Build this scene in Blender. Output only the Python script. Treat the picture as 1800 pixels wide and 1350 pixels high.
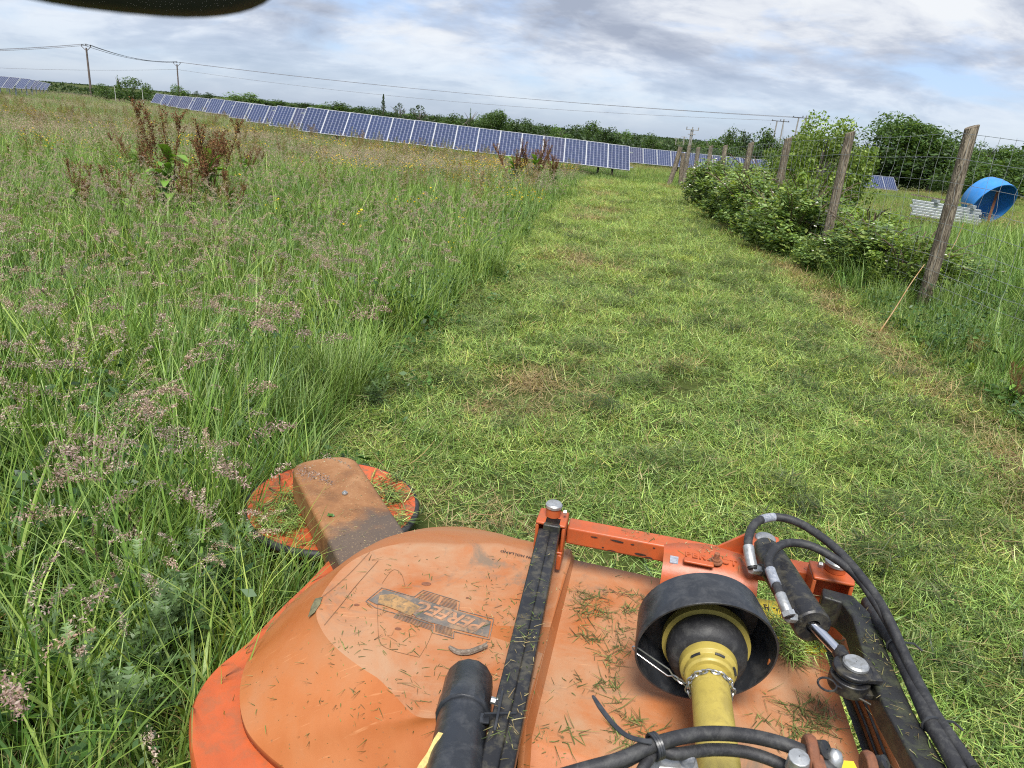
import bpy, bmesh, math, random
import numpy as np
from mathutils import Vector, Matrix
from mathutils.bvhtree import BVHTree

scene = bpy.context.scene
for o in list(bpy.data.objects):
    bpy.data.objects.remove(o)
C = scene.collection
R_ = random.Random(7)
G = np.random.default_rng(11)
rad = math.radians

# ------------------------------------------------------------------ camera
F_PX, ROLL, PITCH, EYE = 1247.0, rad(5.06), rad(19.84), 1.7
cam_d = bpy.data.cameras.new('camera')
cam = bpy.data.objects.new('camera', cam_d)
C.objects.link(cam)
cam.location = (0, 0, EYE)
cam.rotation_euler = (Matrix.Rotation(rad(90) - PITCH, 3, 'X') @ Matrix.Rotation(ROLL, 3, 'Z')).to_euler()
cam_d.sensor_width = 36.0
cam_d.lens = 36.0 * F_PX / 1800.0
cam_d.clip_start = 0.02
cam_d.clip_end = 6000
cam_d.dof.use_dof = True
cam_d.dof.focus_distance = 3.2
cam_d.dof.aperture_fstop = 11
scene.camera = cam

# ------------------------------------------------------------------ sky, sun, exposure
SUN_EL, SUN_AZ = rad(60), rad(186)          # high, behind the camera
W = bpy.data.worlds.new('World')
scene.world = W
W.use_nodes = True
nt = W.node_tree
nt.nodes.clear()


class NG:
    """small helper to wire node trees"""
    def __init__(self, nt):
        self.nt = nt

    def n(self, typ, **kw):
        nd = self.nt.nodes.new(typ)
        for k, v in kw.items():
            if k == 'ins':
                for i, val in v.items():
                    s = nd.inputs[i]
                    if hasattr(val, 'node'):
                        self.nt.links.new(val, s)
                    else:
                        s.default_value = val
            else:
                setattr(nd, k, v)
        return nd

    def math(self, op, a, b=None, c=None, clamp=False):
        ins = {0: a}
        if b is not None:
            ins[1] = b
        if c is not None:
            ins[2] = c
        return self.n('ShaderNodeMath', operation=op, use_clamp=clamp, ins=ins).outputs[0]

    def mix(self, fac, a, b, mode='MIX'):
        nd = self.n('ShaderNodeMix', data_type='RGBA', blend_type=mode, clamp_factor=True)
        for i, val in ((0, fac), (6, a), (7, b)):
            s = nd.inputs[i]
            if hasattr(val, 'node'):
                self.nt.links.new(val, s)
            else:
                s.default_value = val
        return nd.outputs[2]

    def ramp(self, fac, stops, interp='LINEAR'):
        nd = self.n('ShaderNodeValToRGB', ins={0: fac})
        cr = nd.color_ramp
        cr.interpolation = interp
        while len(cr.elements) > 1:
            cr.elements.remove(cr.elements[-1])
        for i, (p, c) in enumerate(stops):
            e = cr.elements[0] if i == 0 else cr.elements.new(p)
            e.position = p
            e.color = c if len(c) == 4 else (*c, 1)
        return nd.outputs[0]

    def noise(self, vec, scale, detail=4, rough=.55, dist=0.0):
        ins = {'Scale': scale, 'Detail': detail, 'Roughness': rough, 'Distortion': dist}
        if vec is not None:
            ins['Vector'] = vec
        return self.n('ShaderNodeTexNoise', ins=ins).outputs[0]

    def link(self, a, b):
        self.nt.links.new(a, b)


def g3(v):
    return (v, v, v, 1)


ng = NG(nt)
sky = ng.n('ShaderNodeTexSky', sky_type='NISHITA', sun_disc=False, sun_elevation=SUN_EL,
           sun_rotation=SUN_AZ, altitude=50, air_density=1.0, dust_density=1.2, ozone_density=1.5)
tc = ng.n('ShaderNodeTexCoord')
sep = ng.n('ShaderNodeSeparateXYZ', ins={0: tc.outputs['Generated']})
up = ng.math('MAXIMUM', sep.outputs[2], 0.0)
den = ng.math('ADD', up, 0.30)
cx = ng.math('DIVIDE', sep.outputs[0], den)
cy = ng.math('DIVIDE', sep.outputs[1], den)
pv = ng.n('ShaderNodeCombineXYZ', ins={0: cx, 1: cy, 2: 5.3}).outputs[0]
pv2 = ng.n('ShaderNodeMapping', ins={'Vector': pv, 'Scale': (1.35, 1.75, 1), 'Rotation': (0, 0, rad(-9))}).outputs[0]
big = ng.noise(pv2, 0.85, 4, .5, .3)
bigb = ng.noise(pv2, 2.6, 9, .60, .45)
cov = ng.math('ADD', ng.math('MULTIPLY', big, .62), ng.math('MULTIPLY', bigb, .40))
mask = ng.ramp(cov, [(.41, g3(0)), (.475, g3(.6)), (.54, g3(1))])
thick = ng.noise(pv2, 1.15, 9, .56, .5)
fine = ng.noise(pv2, 5.0, 7, .58, .4)
tk = ng.math('ADD', ng.math('MULTIPLY', thick, .78), ng.math('MULTIPLY', fine, .24))
shade = ng.ramp(tk, [(.40, (5.6, 5.8, 6.05, 1)), (.465, (4.9, 5.15, 5.6, 1)), (.525, (3.6, 3.95, 4.65, 1)), (.62, (2.5, 2.85, 3.6, 1))])
blue = ng.mix(1.0, sky.outputs[0], (.95, 1.05, 1.28, 1), 'MULTIPLY')
veil = ng.mix(.5, blue, (3.3, 4.0, 5.4, 1))
mask2 = ng.math('MULTIPLY', mask, ng.ramp(up, [(0, g3(.10)), (.04, g3(.45)), (.11, g3(1))]))
col = ng.mix(mask2, veil, shade)
bg = ng.n('ShaderNodeBackground', ins={0: col, 1: 0.10})
wo = ng.n('ShaderNodeOutputWorld')
ng.link(bg.outputs[0], wo.inputs[0])

sun_d = bpy.data.lights.new('sun', 'SUN')
sun_d.energy = 3.7
sun_d.angle = rad(22)
sun_d.color = (1.0, .965, .91)
sun = bpy.data.objects.new('sun', sun_d)
C.objects.link(sun)
sdir = Vector((math.sin(SUN_AZ) * math.cos(SUN_EL), math.cos(SUN_AZ) * math.cos(SUN_EL), math.sin(SUN_EL)))
sun.rotation_euler = sdir.to_track_quat('Z', 'Y').to_euler()
sun.location = sdir * 60

vs = scene.view_settings
vs.view_transform = 'Standard'
vs.look = 'None'
vs.gamma = 1
vs.use_curve_mapping = False
vs.exposure = 0.68
cy_ = scene.cycles
cy_.use_denoising = False
cy_.filter_width = 1.05
cy_.diffuse_bounces = 3
cy_.max_bounces = 6
cy_.transparent_max_bounces = 4

# ------------------------------------------------------------------ where a line of sight meets the place
def ray(px, py):
    u, v = px - 900.0, py - 675.0
    u2 = u * math.cos(ROLL) + v * math.sin(ROLL)
    v2 = -u * math.sin(ROLL) + v * math.cos(ROLL)
    ct, st = math.cos(PITCH), math.sin(PITCH)
    return Vector((u2, ct * F_PX - st * v2, -st * F_PX - ct * v2))


def P(px, py, z):
    d = ray(px, py)
    return Vector((0, 0, EYE)) + d * ((z - EYE) / d.z)


def Y(px, py, y):
    d = ray(px, py)
    return Vector((0, 0, EYE)) + d * (y / d.y)


def proj(p):
    p = np.asarray(p, float) - np.array([0, 0, EYE])
    ct, st = math.cos(PITCH), math.sin(PITCH)
    a = p[..., 1] * ct - p[..., 2] * st
    b = p[..., 1] * st + p[..., 2] * ct
    a = np.where(a < .05, .05, a)
    u2, v2 = p[..., 0] / a * F_PX, -b / a * F_PX
    return u2 * math.cos(ROLL) - v2 * math.sin(ROLL) + 900, u2 * math.sin(ROLL) + v2 * math.cos(ROLL) + 675


def sstep(a, b, x):
    t = np.clip((np.asarray(x, float) - a) / (b - a), 0, 1)
    return t * t * (3 - 2 * t)


def vnoise(x, y, s=1.0, k=0.0):
    x = np.asarray(x, float) * s
    y = np.asarray(y, float) * s
    v = np.sin(1.3 * x + 2.1 * y + k) + np.sin(2.3 * x - 1.1 * y + 1.7 * k + 1) + .7 * np.sin(-3.7 * x + 2.9 * y + 2.3 * k) \
        + .6 * np.sin(4.9 * x + 5.3 * y + .7 * k + 2) + .4 * np.sin(9.1 * x - 7.3 * y + k)
    return v / 3.7


def hgt(x, y):
    x = np.asarray(x, float)
    y = np.asarray(y, float)
    lat = -0.36 * np.tanh(x / 9) * sstep(5, 34, y)
    fall = -0.030 * np.clip(y - 44, 0, 150) * sstep(-30, 14, x + (y - 60) * .22)
    far = 7 * sstep(330, 1300, y) + 3 * sstep(500, 1500, y) * vnoise(x, y, .004, 2)
    bump = .022 * vnoise(x, y, 1.7) + .05 * vnoise(x, y, .21, 3) * sstep(4, 20, y)
    verge = .10 * sstep(.1, .8, x - Rx(y)) * (1 - sstep(30, 40, y))
    inm = sstep(0, .5, x - Lx(y)) * sstep(.3, .9, Rx(y) - x) * (1 - sstep(28, 33, y)) * sstep(1.9, 2.4, y)
    ridge = .035 * inm * np.clip(vnoise(x * .8, y * 1.5, 3.1, 8) + .1, 0, 1)
    return lat + fall + far + bump + verge + ridge


_Ly = np.array([-1, 1.9, 2.6, 3.56, 5.7, 8.7, 15.3, 24, 31.4, 33, 34.5])
_Lx = np.array([-.86, -.86, -1.0, -.98, -.72, -.22, .42, 1.4, 2.3, 3.4, 5.2])
_Ry = np.array([-1, 1.5, 4.33, 7, 12.45, 20, 29.7, 32, 34.5])
_Rx = np.array([2.3, 2.75, 3.38, 3.85, 4.45, 5.3, 6.4, 6.0, 5.0])


def Lx(y):
    return np.interp(y, _Ly, _Lx)


def Rx(y):
    return np.interp(y, _Ry, _Rx)


# ------------------------------------------------------------------ mesh helpers
class MB:
    def __init__(self):
        self.v, self.f, self.c = [], [], []
        self.col = (.5, .5, .5)

    def add(self, vs, fs, col=None):
        b = len(self.v)
        self.v += [tuple(p) for p in vs]
        self.f += [tuple(i + b for i in q) for q in fs]
        self.c += [col or self.col] * len(vs)

    def box(self, c, size, ax=None):
        c = Vector(c)
        X, Yv, Z = ax if ax else (Vector((1, 0, 0)), Vector((0, 1, 0)), Vector((0, 0, 1)))
        hx, hy, hz = (s / 2 for s in size)
        vs = [c + X * sx * hx + Yv * sy * hy + Z * sz * hz for sz in (-1, 1) for sy in (-1, 1) for sx in (-1, 1)]
        self.add(vs, [(0, 2, 3, 1), (4, 5, 7, 6), (0, 1, 5, 4), (2, 6, 7, 3), (0, 4, 6, 2), (1, 3, 7, 5)])

    def bar(self, a, b, w, h, up=(0, 0, 1)):
        a, b = Vector(a), Vector(b)
        d = (b - a).normalized()
        s = d.cross(Vector(up)).normalized()
        u = s.cross(d)
        self.box((a + b) / 2, (w, (b - a).length, h), (s, d, u))

    def sweep(self, pts, w, h, up=(0, 0, 1)):
        """rectangular bar through pts; w,h scalars or lists; pts lie on the middle of the top face"""
        pts = [Vector(p) for p in pts]
        n = len(pts)
        ws = w if isinstance(w, (list, tuple)) else [w] * n
        hs = h if isinstance(h, (list, tuple)) else [h] * n
        vs, fs = [], []
        for i, p in enumerate(pts):
            d = (pts[min(i + 1, n - 1)] - pts[max(i - 1, 0)]).normalized()
            s = d.cross(Vector(up)).normalized()
            u = s.cross(d)
            vs += [p - s * ws[i] / 2, p + s * ws[i] / 2, p + s * ws[i] / 2 - u * hs[i], p - s * ws[i] / 2 - u * hs[i]]
            if i:
                b = 4 * (i - 1)
                for k in range(4):
                    k2 = (k + 1) % 4
                    fs.append((b + k, b + k2, b + 4 + k2, b + 4 + k))
        fs += [(3, 2, 1, 0), tuple(4 * (n - 1) + k for k in range(4))]
        self.add(vs, fs)

    def tube(self, pts, r, seg=8, cap=True, col=None):
        pts = [Vector(p) for p in pts]
        n = len(pts)
        rs = r if isinstance(r, (list, tuple)) else [r] * n
        vs, fs = [], []
        t0 = (pts[1] - pts[0]).normalized()
        nrm = t0.orthogonal().normalized()
        for i, p in enumerate(pts):
            t = (pts[min(i + 1, n - 1)] - pts[max(i - 1, 0)]).normalized()
            nrm = (nrm - t * nrm.dot(t))
            nrm = nrm.normalized() if nrm.length > 1e-6 else t.orthogonal().normalized()
            bn = t.cross(nrm)
            for k in range(seg):
                a = 2 * math.pi * k / seg
                vs.append(p + (nrm * math.cos(a) + bn * math.sin(a)) * rs[i])
            if i:
                b = seg * (i - 1)
                for k in range(seg):
                    k2 = (k + 1) % seg
                    fs.append((b + k, b + k2, b + seg + k2, b + seg + k))
        if cap:
            fs += [tuple(range(seg - 1, -1, -1)), tuple(range(seg * (n - 1), seg * n))]
        self.add(vs, fs, col)

    def lathe(self, prof, o, axis, seg=32, closed=False, col=None):
        """prof: (radius, distance along axis) from o"""
        o, a = Vector(o), Vector(axis).normalized()
        x = a.orthogonal().normalized()
        y = a.cross(x)
        vs, fs = [], []
        n = len(prof)
        for r, d in prof:
            for k in range(seg):
                t = 2 * math.pi * k / seg
                vs.append(o + a * d + (x * math.cos(t) + y * math.sin(t)) * max(r, 1e-4))
        for i in range(n - 1 + (1 if closed else 0)):
            i2 = (i + 1) % n
            for k in range(seg):
                k2 = (k + 1) % seg
                fs.append((i * seg + k, i * seg + k2, i2 * seg + k2, i2 * seg + k))
        self.add(vs, fs, col)

    def prism(self, poly, off):
        """poly: list of 3-D points, extruded by off"""
        n = len(poly)
        off = Vector(off)
        top = [Vector(p) for p in poly]
        bot = [p + off for p in top]
        fs = [tuple(range(n)), tuple(range(2 * n - 1, n - 1, -1))]
        fs += [(i, n + i, n + (i + 1) % n, (i + 1) % n) for i in range(n)]
        self.add(top + bot, fs)

    def mesh(self, name, mat, org=(0, 0, 0), smooth=None, bevel=0.0, seg=2):
        me = bpy.data.meshes.new(name)
        ox, oy, oz = org
        me.from_pydata([(a - ox, b - oy, c - oz) for a, b, c in self.v], [], self.f)
        if mat:
            me.materials.append(mat)
        bm = bmesh.new()
        bm.from_mesh(me)
        bmesh.ops.recalc_face_normals(bm, faces=bm.faces)
        bm.to_mesh(me)
        bm.free()
        at = me.color_attributes.new('Col', 'FLOAT_COLOR', 'POINT')
        at.data.foreach_set('color', np.array([(*c, 1) for c in self.c], np.float32).ravel())
        if smooth is not None:
            me.polygons.foreach_set('use_smooth', [True] * len(me.polygons))
            me.set_sharp_from_angle(angle=rad(smooth))
        return me


ORG = {}


def thing(name, label, cat, loc=(0, 0, 0), group=None):
    o = bpy.data.objects.new(name, None)
    o.empty_display_size = .1
    C.objects.link(o)
    o.location = loc
    ORG[o.name] = tuple(loc)
    tag(o, label, cat, group)
    return o


def tag(o, label=None, cat=None, group=None, kind=None):
    for k, v in (('label', label), ('category', cat), ('group', group), ('kind', kind)):
        if v:
            o[k] = v
    return o


def part(name, mb, mat, parent, smooth=40, bevel=0.0, seg=2, label=None):
    """one mesh object under parent; geometry given in world coordinates"""
    org = ORG.get(parent.name, (0, 0, 0)) if parent else (0, 0, 0)
    o = bpy.data.objects.new(name, mb.mesh(name, mat, org, smooth))
    C.objects.link(o)
    if parent:
        o.parent = parent
        ORG[o.name] = org
    if bevel:
        m = o.modifiers.new('bevel', 'BEVEL')
        m.width = bevel
        m.segments = seg
        m.limit_method = 'ANGLE'
        m.angle_limit = rad(35)
        m.harden_normals = False
    if label:
        o['label'] = label
    return o


def npobj(name, v, f, col, mat, parent=None, smooth=False, link=True):
    """f: (n,3) or (n,4) int array; col: (nv,3)"""
    me = bpy.data.meshes.new(name)
    v = np.asarray(v, np.float32)
    f = np.asarray(f, np.int32)
    me.vertices.add(len(v))
    me.vertices.foreach_set('co', v.ravel())
    k = f.shape[1]
    me.loops.add(f.size)
    me.loops.foreach_set('vertex_index', f.ravel())
    me.polygons.add(len(f))
    me.polygons.foreach_set('loop_start', np.arange(0, f.size, k, dtype=np.int32))
    me.update(calc_edges=True)
    at = me.color_attributes.new('Col', 'FLOAT_COLOR', 'POINT')
    c4 = np.ones((len(v), 4), np.float32)
    c4[:, :3] = col
    at.data.foreach_set('color', c4.ravel())
    me.materials.append(mat)
    if smooth:
        me.polygons.foreach_set('use_smooth', [True] * len(me.polygons))
    o = bpy.data.objects.new(name, me)
    if link:
        C.objects.link(o)
    if parent:
        o.parent = parent
    return o


def copy_tree(o, parent=None):
    c = o.copy()
    C.objects.link(c)
    if parent:
        c.parent = parent
    for ch in list(o.children):
        copy_tree(ch, c)
    return c


def spline(pts, n=8):
    """Catmull-Rom through pts"""
    pts = [Vector(p) for p in pts]
    out = []
    for i in range(len(pts) - 1):
        p0, p1, p2, p3 = pts[max(i - 1, 0)], pts[i], pts[i + 1], pts[min(i + 2, len(pts) - 1)]
        for k in range(n):
            t = k / n
            out.append(.5 * ((2 * p1) + (p2 - p0) * t + (2 * p0 - 5 * p1 + 4 * p2 - p3) * t * t + (3 * p1 - p0 - 3 * p2 + p3) * t ** 3))
    out.append(pts[-1])
    return out


# ------------------------------------------------------------------ materials
def new_mat(name):
    m = bpy.data.materials.new(name)
    m.use_nodes = True
    t = m.node_tree
    for nd in list(t.nodes):
        if nd.type != 'OUTPUT_MATERIAL':
            t.nodes.remove(nd)
    return m, NG(t), [nd for nd in t.nodes if nd.type == 'OUTPUT_MATERIAL'][0]


def pbr(name, base, rough=.5, metal=0.0, spec=.5, dirt=None, dirt_amt=.4, scale=8.0, var=.25, bump=.0, bscale=60, coat=0.0):
    m, g, out = new_mat(name)
    tc = g.n('ShaderNodeTexCoord').outputs['Object']
    nz = g.noise(tc, scale, 6, .6)
    lo = tuple(c * (1 - var) for c in base) + (1,)
    hi = tuple(min(1, c * (1 + var)) for c in base) + (1,)
    c = g.ramp(nz, [(.3, lo), (.7, hi)])
    if dirt:
        dn = g.noise(tc, scale * 2.3, 8, .7, .4)
        c = g.mix(g.math('MULTIPLY', g.ramp(dn, [(.47, g3(0)), (.62, g3(1))]), dirt_amt), c, (*dirt, 1))
    rr = g.math('ADD', rough - .08, g.math('MULTIPLY', g.noise(tc, scale * 3, 5, .6), .16))
    b = g.n('ShaderNodeBsdfPrincipled', ins={'Base Color': c, 'Roughness': rr, 'Metallic': metal, 'Specular IOR Level': spec,
                                             'Coat Weight': coat})
    if bump:
        bp = g.n('ShaderNodeBump', ins={'Strength': bump, 'Distance': .004, 'Height': g.noise(tc, bscale, 6, .65)})
        g.link(bp.outputs[0], b.inputs['Normal'])
    g.link(b.outputs[0], out.inputs[0])
    return m


def plant_mat(name, trans=.25, rough=.45, spec=.36):
    m, g, out = new_mat(name)
    c = g.n('ShaderNodeAttribute', attribute_name='Col').outputs[0]
    t = g.n('ShaderNodeAttribute', attribute_type='INSTANCER', attribute_name='tint').outputs[2]
    pos = g.math('MAXIMUM', t, 0.0)
    neg = g.math('MAXIMUM', g.math('MULTIPLY', t, -1.0), 0.0)
    c = g.mix(pos, c, g.mix(1.0, c, (1.5, 1.32, 1.1, 1), 'MULTIPLY'))
    c = g.mix(neg, c, g.mix(1.0, c, (.48, .60, .62, 1), 'MULTIPLY'))
    b = g.n('ShaderNodeBsdfPrincipled', ins={'Base Color': c, 'Roughness': rough, 'Specular IOR Level': spec})
    tr = g.n('ShaderNodeBsdfTranslucent', ins={0: g.mix(1.0, c, (1.25, 1.2, .55, 1), 'MULTIPLY')})
    mx = g.n('ShaderNodeMixShader', ins={0: trans, 1: b.outputs[0], 2: tr.outputs[0]})
    g.link(mx.outputs[0], out.inputs[0])
    return m


M_PLANT = plant_mat('plant_green')
M_DRY = plant_mat('plant_dry', .2, .7, .15)
M_LEAF = plant_mat('tree_leaf', .38, .5, .4)

# ground sheet: soil and thatch under the grass, paler where the mower has passed
m, g, out = new_mat('meadow_ground')
tcg = g.n('ShaderNodeTexCoord').outputs['Object']
n1 = g.noise(tcg, .9, 8, .65)
n2 = g.noise(tcg, 14, 8, .7)
c1 = g.ramp(n1, [(.3, (.035, .060, .012, 1)), (.5, (.075, .105, .024, 1)), (.7, (.135, .13, .045, 1))])
c2 = g.ramp(n2, [(.3, (.02, .025, .008, 1)), (.55, (.06, .07, .02, 1)), (.75, (.13, .12, .05, 1))])
gc = g.mix(.55, c1, c2)
b = g.n('ShaderNodeBsdfPrincipled', ins={'Base Color': gc, 'Roughness': .9, 'Specular IOR Level': .1})
bp = g.n('ShaderNodeBump', ins={'Strength': .6, 'Distance': .03, 'Height': g.noise(tcg, 30, 8, .7)})
g.link(bp.outputs[0], b.inputs['Normal'])
g.link(b.outputs[0], out.inputs[0])
M_GROUND = m

# ------------------------------------------------------------------ the ground, one sheet to the horizon
xs = np.sinh(np.linspace(-5.9, 5.9, 200)) * 7.0
ys = -12 + np.sinh(np.linspace(0, 6.2, 230)) * 7.2
gx, gy = np.meshgrid(xs, ys)
gz = hgt(gx, gy)
nv = gx.size
ii = np.arange(nv).reshape(gx.shape)
gf = np.stack([ii[:-1, :-1], ii[:-1, 1:], ii[1:, 1:], ii[1:, :-1]], -1).reshape(-1, 4)
ground = npobj('ground', np.stack([gx, gy, gz], -1).reshape(-1, 3), gf, (.1, .1, .05), M_GROUND, smooth=True)
tag(ground, kind='structure')

# ------------------------------------------------------------------ plants
GREEN = np.array([(.135, .245, .038), (.18, .31, .055), (.10, .19, .034), (.26, .37, .10), (.055, .12, .026), (.20, .29, .055), (.08, .165, .035), (.15, .255, .06), (.22, .30, .09)])
STRAW = np.array([(.36, .29, .13), (.30, .22, .10), (.42, .36, .18)])
MOWN = np.array([(.26, .39, .078), (.33, .47, .115), (.18, .30, .055), (.42, .52, .18), (.33, .38, .09), (.105, .185, .035), (.24, .385, .09), (.05, .095, .022)])
HEAD = np.array([(.45, .33, .28), (.35, .24, .21), (.52, .43, .35), (.29, .20, .16), (.42, .38, .26)])
DARKHEAD = np.array([(.10, .07, .05), (.14, .10, .06), (.17, .13, .08)])


class Acc:
    def __init__(self):
        self.v, self.f, self.c, self.n = [], [], [], 0

    def add(self, v, f, c):
        self.v.append(v)
        self.f.append(f + self.n)
        self.c.append(c)
        self.n += len(v)

    def get(self):
        return np.concatenate(self.v), np.concatenate(self.f), np.concatenate(self.c)

    def obj(self, name, mat, parent=None, link=True):
        return npobj(name, *self.get(), mat, parent, link=link)


def pal(p, n, var=.15):
    return p[G.integers(0, len(p), n)] * (1 + var * G.standard_normal((n, 1))).clip(.5, 1.6)


def strips(acc, base, az, L, w, a0, k, col, seg=4, p=1.6, twist=None, tip=0.06):
    """grass blades: base (n,3), azimuth, length, width, start tilt from vertical, total bend"""
    n = len(base)
    az, L, w, a0, k = (np.broadcast_to(np.asarray(q, float), (n,)) for q in (az, L, w, a0, k))
    t = np.linspace(0, 1, seg + 1)
    ang = a0[:, None] + k[:, None] * t[None]
    dl = L[:, None] / seg
    am = (ang[:, 1:] + ang[:, :-1]) / 2
    r = np.concatenate([np.zeros((n, 1)), np.cumsum(np.sin(am) * dl, 1)], 1)
    z = np.concatenate([np.zeros((n, 1)), np.cumsum(np.cos(am) * dl, 1)], 1)
    cx = base[:, None, 0] + r * np.cos(az)[:, None]
    cy = base[:, None, 1] + r * np.sin(az)[:, None]
    cz = base[:, None, 2] + z
    ww = w[:, None] / 2 * np.maximum((1 - t ** p), tip)[None]
    tw = az + np.pi / 2 + (0 if twist is None else twist)
    sx, sy = np.cos(tw)[:, None] * ww, np.sin(tw)[:, None] * ww
    v = np.stack([np.stack([cx - sx, cy - sy, cz], -1), np.stack([cx + sx, cy + sy, cz], -1)], 2).reshape(-1, 3)
    b = (np.arange(n)[:, None] * (2 * (seg + 1)) + 2 * np.arange(seg)[None]).reshape(-1)
    f = np.stack([b, b + 1, b + 3, b + 2], -1)
    acc.add(v, f, np.repeat(col, 2 * (seg + 1), 0))
    tips = np.stack([cx[:, -1], cy[:, -1], cz[:, -1]], -1)
    d = np.stack([cx[:, -1] - cx[:, -2], cy[:, -1] - cy[:, -2], cz[:, -1] - cz[:, -2]], -1)
    return tips, d / np.linalg.norm(d, axis=1, keepdims=True)


def quads(acc, c, size, col, asp=1.0, flat=0.0, diam=False):
    """randomly turned little faces at c (n,3); flat pulls their normals to +Z"""
    n = len(c)
    nr = G.standard_normal((n, 3))
    nr[:, 2] = np.abs(nr[:, 2]) + flat * 2
    nr /= np.linalg.norm(nr, axis=1, keepdims=True)
    a = np.cross(nr, G.standard_normal((n, 3)))
    a /= np.linalg.norm(a, axis=1, keepdims=True)
    bb = np.cross(nr, a)
    s = np.broadcast_to(np.asarray(size, float), (n,))[:, None] / 2
    a, bb = a * s, bb * s * asp
    if diam:
        v = np.stack([c - a, c - bb * .9 + a * .15, c + a, c + bb * .9 + a * .15], 1)
    else:
        v = np.stack([c - a - bb, c + a - bb, c + a + bb, c - a + bb], 1)
    acc.add(v.reshape(-1, 3), np.arange(4 * n).reshape(n, 4), np.repeat(col, 4, 0))


def disc(n, r):
    a, q = G.random(n) * 2 * np.pi, np.sqrt(G.random(n)) * r
    return np.stack([q * np.cos(a), q * np.sin(a), np.zeros(n)], -1)


def spike(acc, tips, d, L, rr, n, col, size, droop=.4, open_=1.0):
    """seed heads hung round the last L of a stem"""
    for i in range(len(tips)):
        t = G.random(n)
        ax = tips[i] + d[i] * L * (t - .15)[:, None]
        ax[:, :2] += (d[i][:2] + .01) * (L * droop * t ** 2)[:, None]
        ax[:, 2] -= L * droop * .8 * t ** 2
        rad_ = rr * (1 - .75 * t) * open_
        o = G.standard_normal((n, 3)) * rad_[:, None] * .6
        quads(acc, ax + o, size * (.6 + .8 * G.random(n)), col[G.integers(0, len(col), n)] * (1 + .2 * G.standard_normal((n, 1))).clip(.5, 1.6), asp=.42, diam=True)


def clump_tall(n=26, r=.13, Lm=.5, wide=.0078, palg=GREEN, bend=1.0):
    a = Acc()
    L = Lm * (.45 + .75 * G.random(n))
    strips(a, disc(n, r), G.random(n) * 6.283, L, wide * (.6 + .9 * G.random(n)), .05 + .3 * G.random(n),
           bend * (.2 + 1.3 * G.random(n) ** 1.5), pal(palg, n), 5)
    m = n // 6
    strips(a, disc(m, r), G.random(m) * 6.283, Lm * (.3 + .5 * G.random(m)), wide * .7, .3 + .4 * G.random(m), .6 + G.random(m), pal(STRAW, m), 4)
    return a


def clump_head(n=4, r=.12, Lm=.62, dark=False, hp=HEAD, stem=GREEN):
    a = Acc()
    L = Lm * (.75 + .45 * G.random(n))
    tips, d = strips(a, disc(n, r), G.random(n) * 6.283, L, .0028, .02 + .16 * G.random(n), .1 + .55 * G.random(n), pal(stem, n) * 1.2, 6, p=6)
    if dark:
        spike(a, tips, d, .06, .006, 34, DARKHEAD, .011, .25)
    else:
        spike(a, tips, d, .09 + .04 * G.random(), .015, 120, hp, .0075, .6)
    strips(a, disc(10, r), G.random(10) * 6.283, .3, .005, .1, .9, pal(GREEN, 10), 4)
    return a


def clump_panicle(n=3, Lm=.72):
    """big loose mauve panicles"""
    a = Acc()
    tips, d = strips(a, disc(n, .1), G.random(n) * 6.283, Lm * (.85 + .3 * G.random(n)), .003, .04 + .12 * G.random(n), .5 + .5 * G.random(n), pal(GREEN, n), 6, p=6)
    hp = np.array([(.40, .29, .25), (.33, .22, .20), (.47, .37, .31), (.28, .19, .17)])
    spike(a, tips, d, .15, .034, 300, hp, .0105, .7)
    return a


def clump_leafy(n=46, r=.16, h=.22, size=.045, col=((.045, .10, .028), (.06, .13, .03), (.035, .08, .03)), asp=.55):
    a = Acc()
    ns = 9
    tips, d = strips(a, disc(ns, r * .6), G.random(ns) * 6.283, h * (.7 + .5 * G.random(ns)), .004, .1 + .5 * G.random(ns), .3, pal(np.array(col), ns), 4, p=6)
    c = disc(n, r)
    c[:, 2] = h * (.15 + .95 * G.random(n))
    quads(a, c, size * (.5 + .8 * G.random(n)), pal(np.array(col), n, .25), asp, .5, True)
    return a


def clump_butter(n=6):
    a = Acc()
    tips, d = strips(a, disc(n, .13), G.random(n) * 6.283, .40 * (.8 + .4 * G.random(n)), .0022, .02 + .15 * G.random(n), .15, pal(GREEN, n), 4, p=6)
    yel = np.array([(.80, .56, .015), (.85, .64, .03)])
    for k in range(3):
        quads(a, tips + .003 * G.standard_normal((n, 3)), .018, pal(yel, n, .08), 1, 1.2)
    return a


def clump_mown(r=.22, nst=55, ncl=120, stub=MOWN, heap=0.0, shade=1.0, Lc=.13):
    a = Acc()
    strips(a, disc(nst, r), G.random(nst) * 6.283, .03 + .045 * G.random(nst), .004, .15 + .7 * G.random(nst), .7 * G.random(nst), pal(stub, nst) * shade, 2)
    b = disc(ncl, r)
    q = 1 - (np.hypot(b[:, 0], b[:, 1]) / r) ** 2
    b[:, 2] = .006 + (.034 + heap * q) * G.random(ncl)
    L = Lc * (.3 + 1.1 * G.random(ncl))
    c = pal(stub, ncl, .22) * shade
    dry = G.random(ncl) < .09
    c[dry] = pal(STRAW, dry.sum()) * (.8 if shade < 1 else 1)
    strips(a, b, G.random(ncl) * 6.283, L, .0028 + .0036 * G.random(ncl) ** 2, 1.22 + .5 * G.random(ncl), .8 * G.standard_normal(ncl) * .8, c, 4, p=3, tip=.3,
           twist=.9 * G.standard_normal(ncl))
    return a


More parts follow.
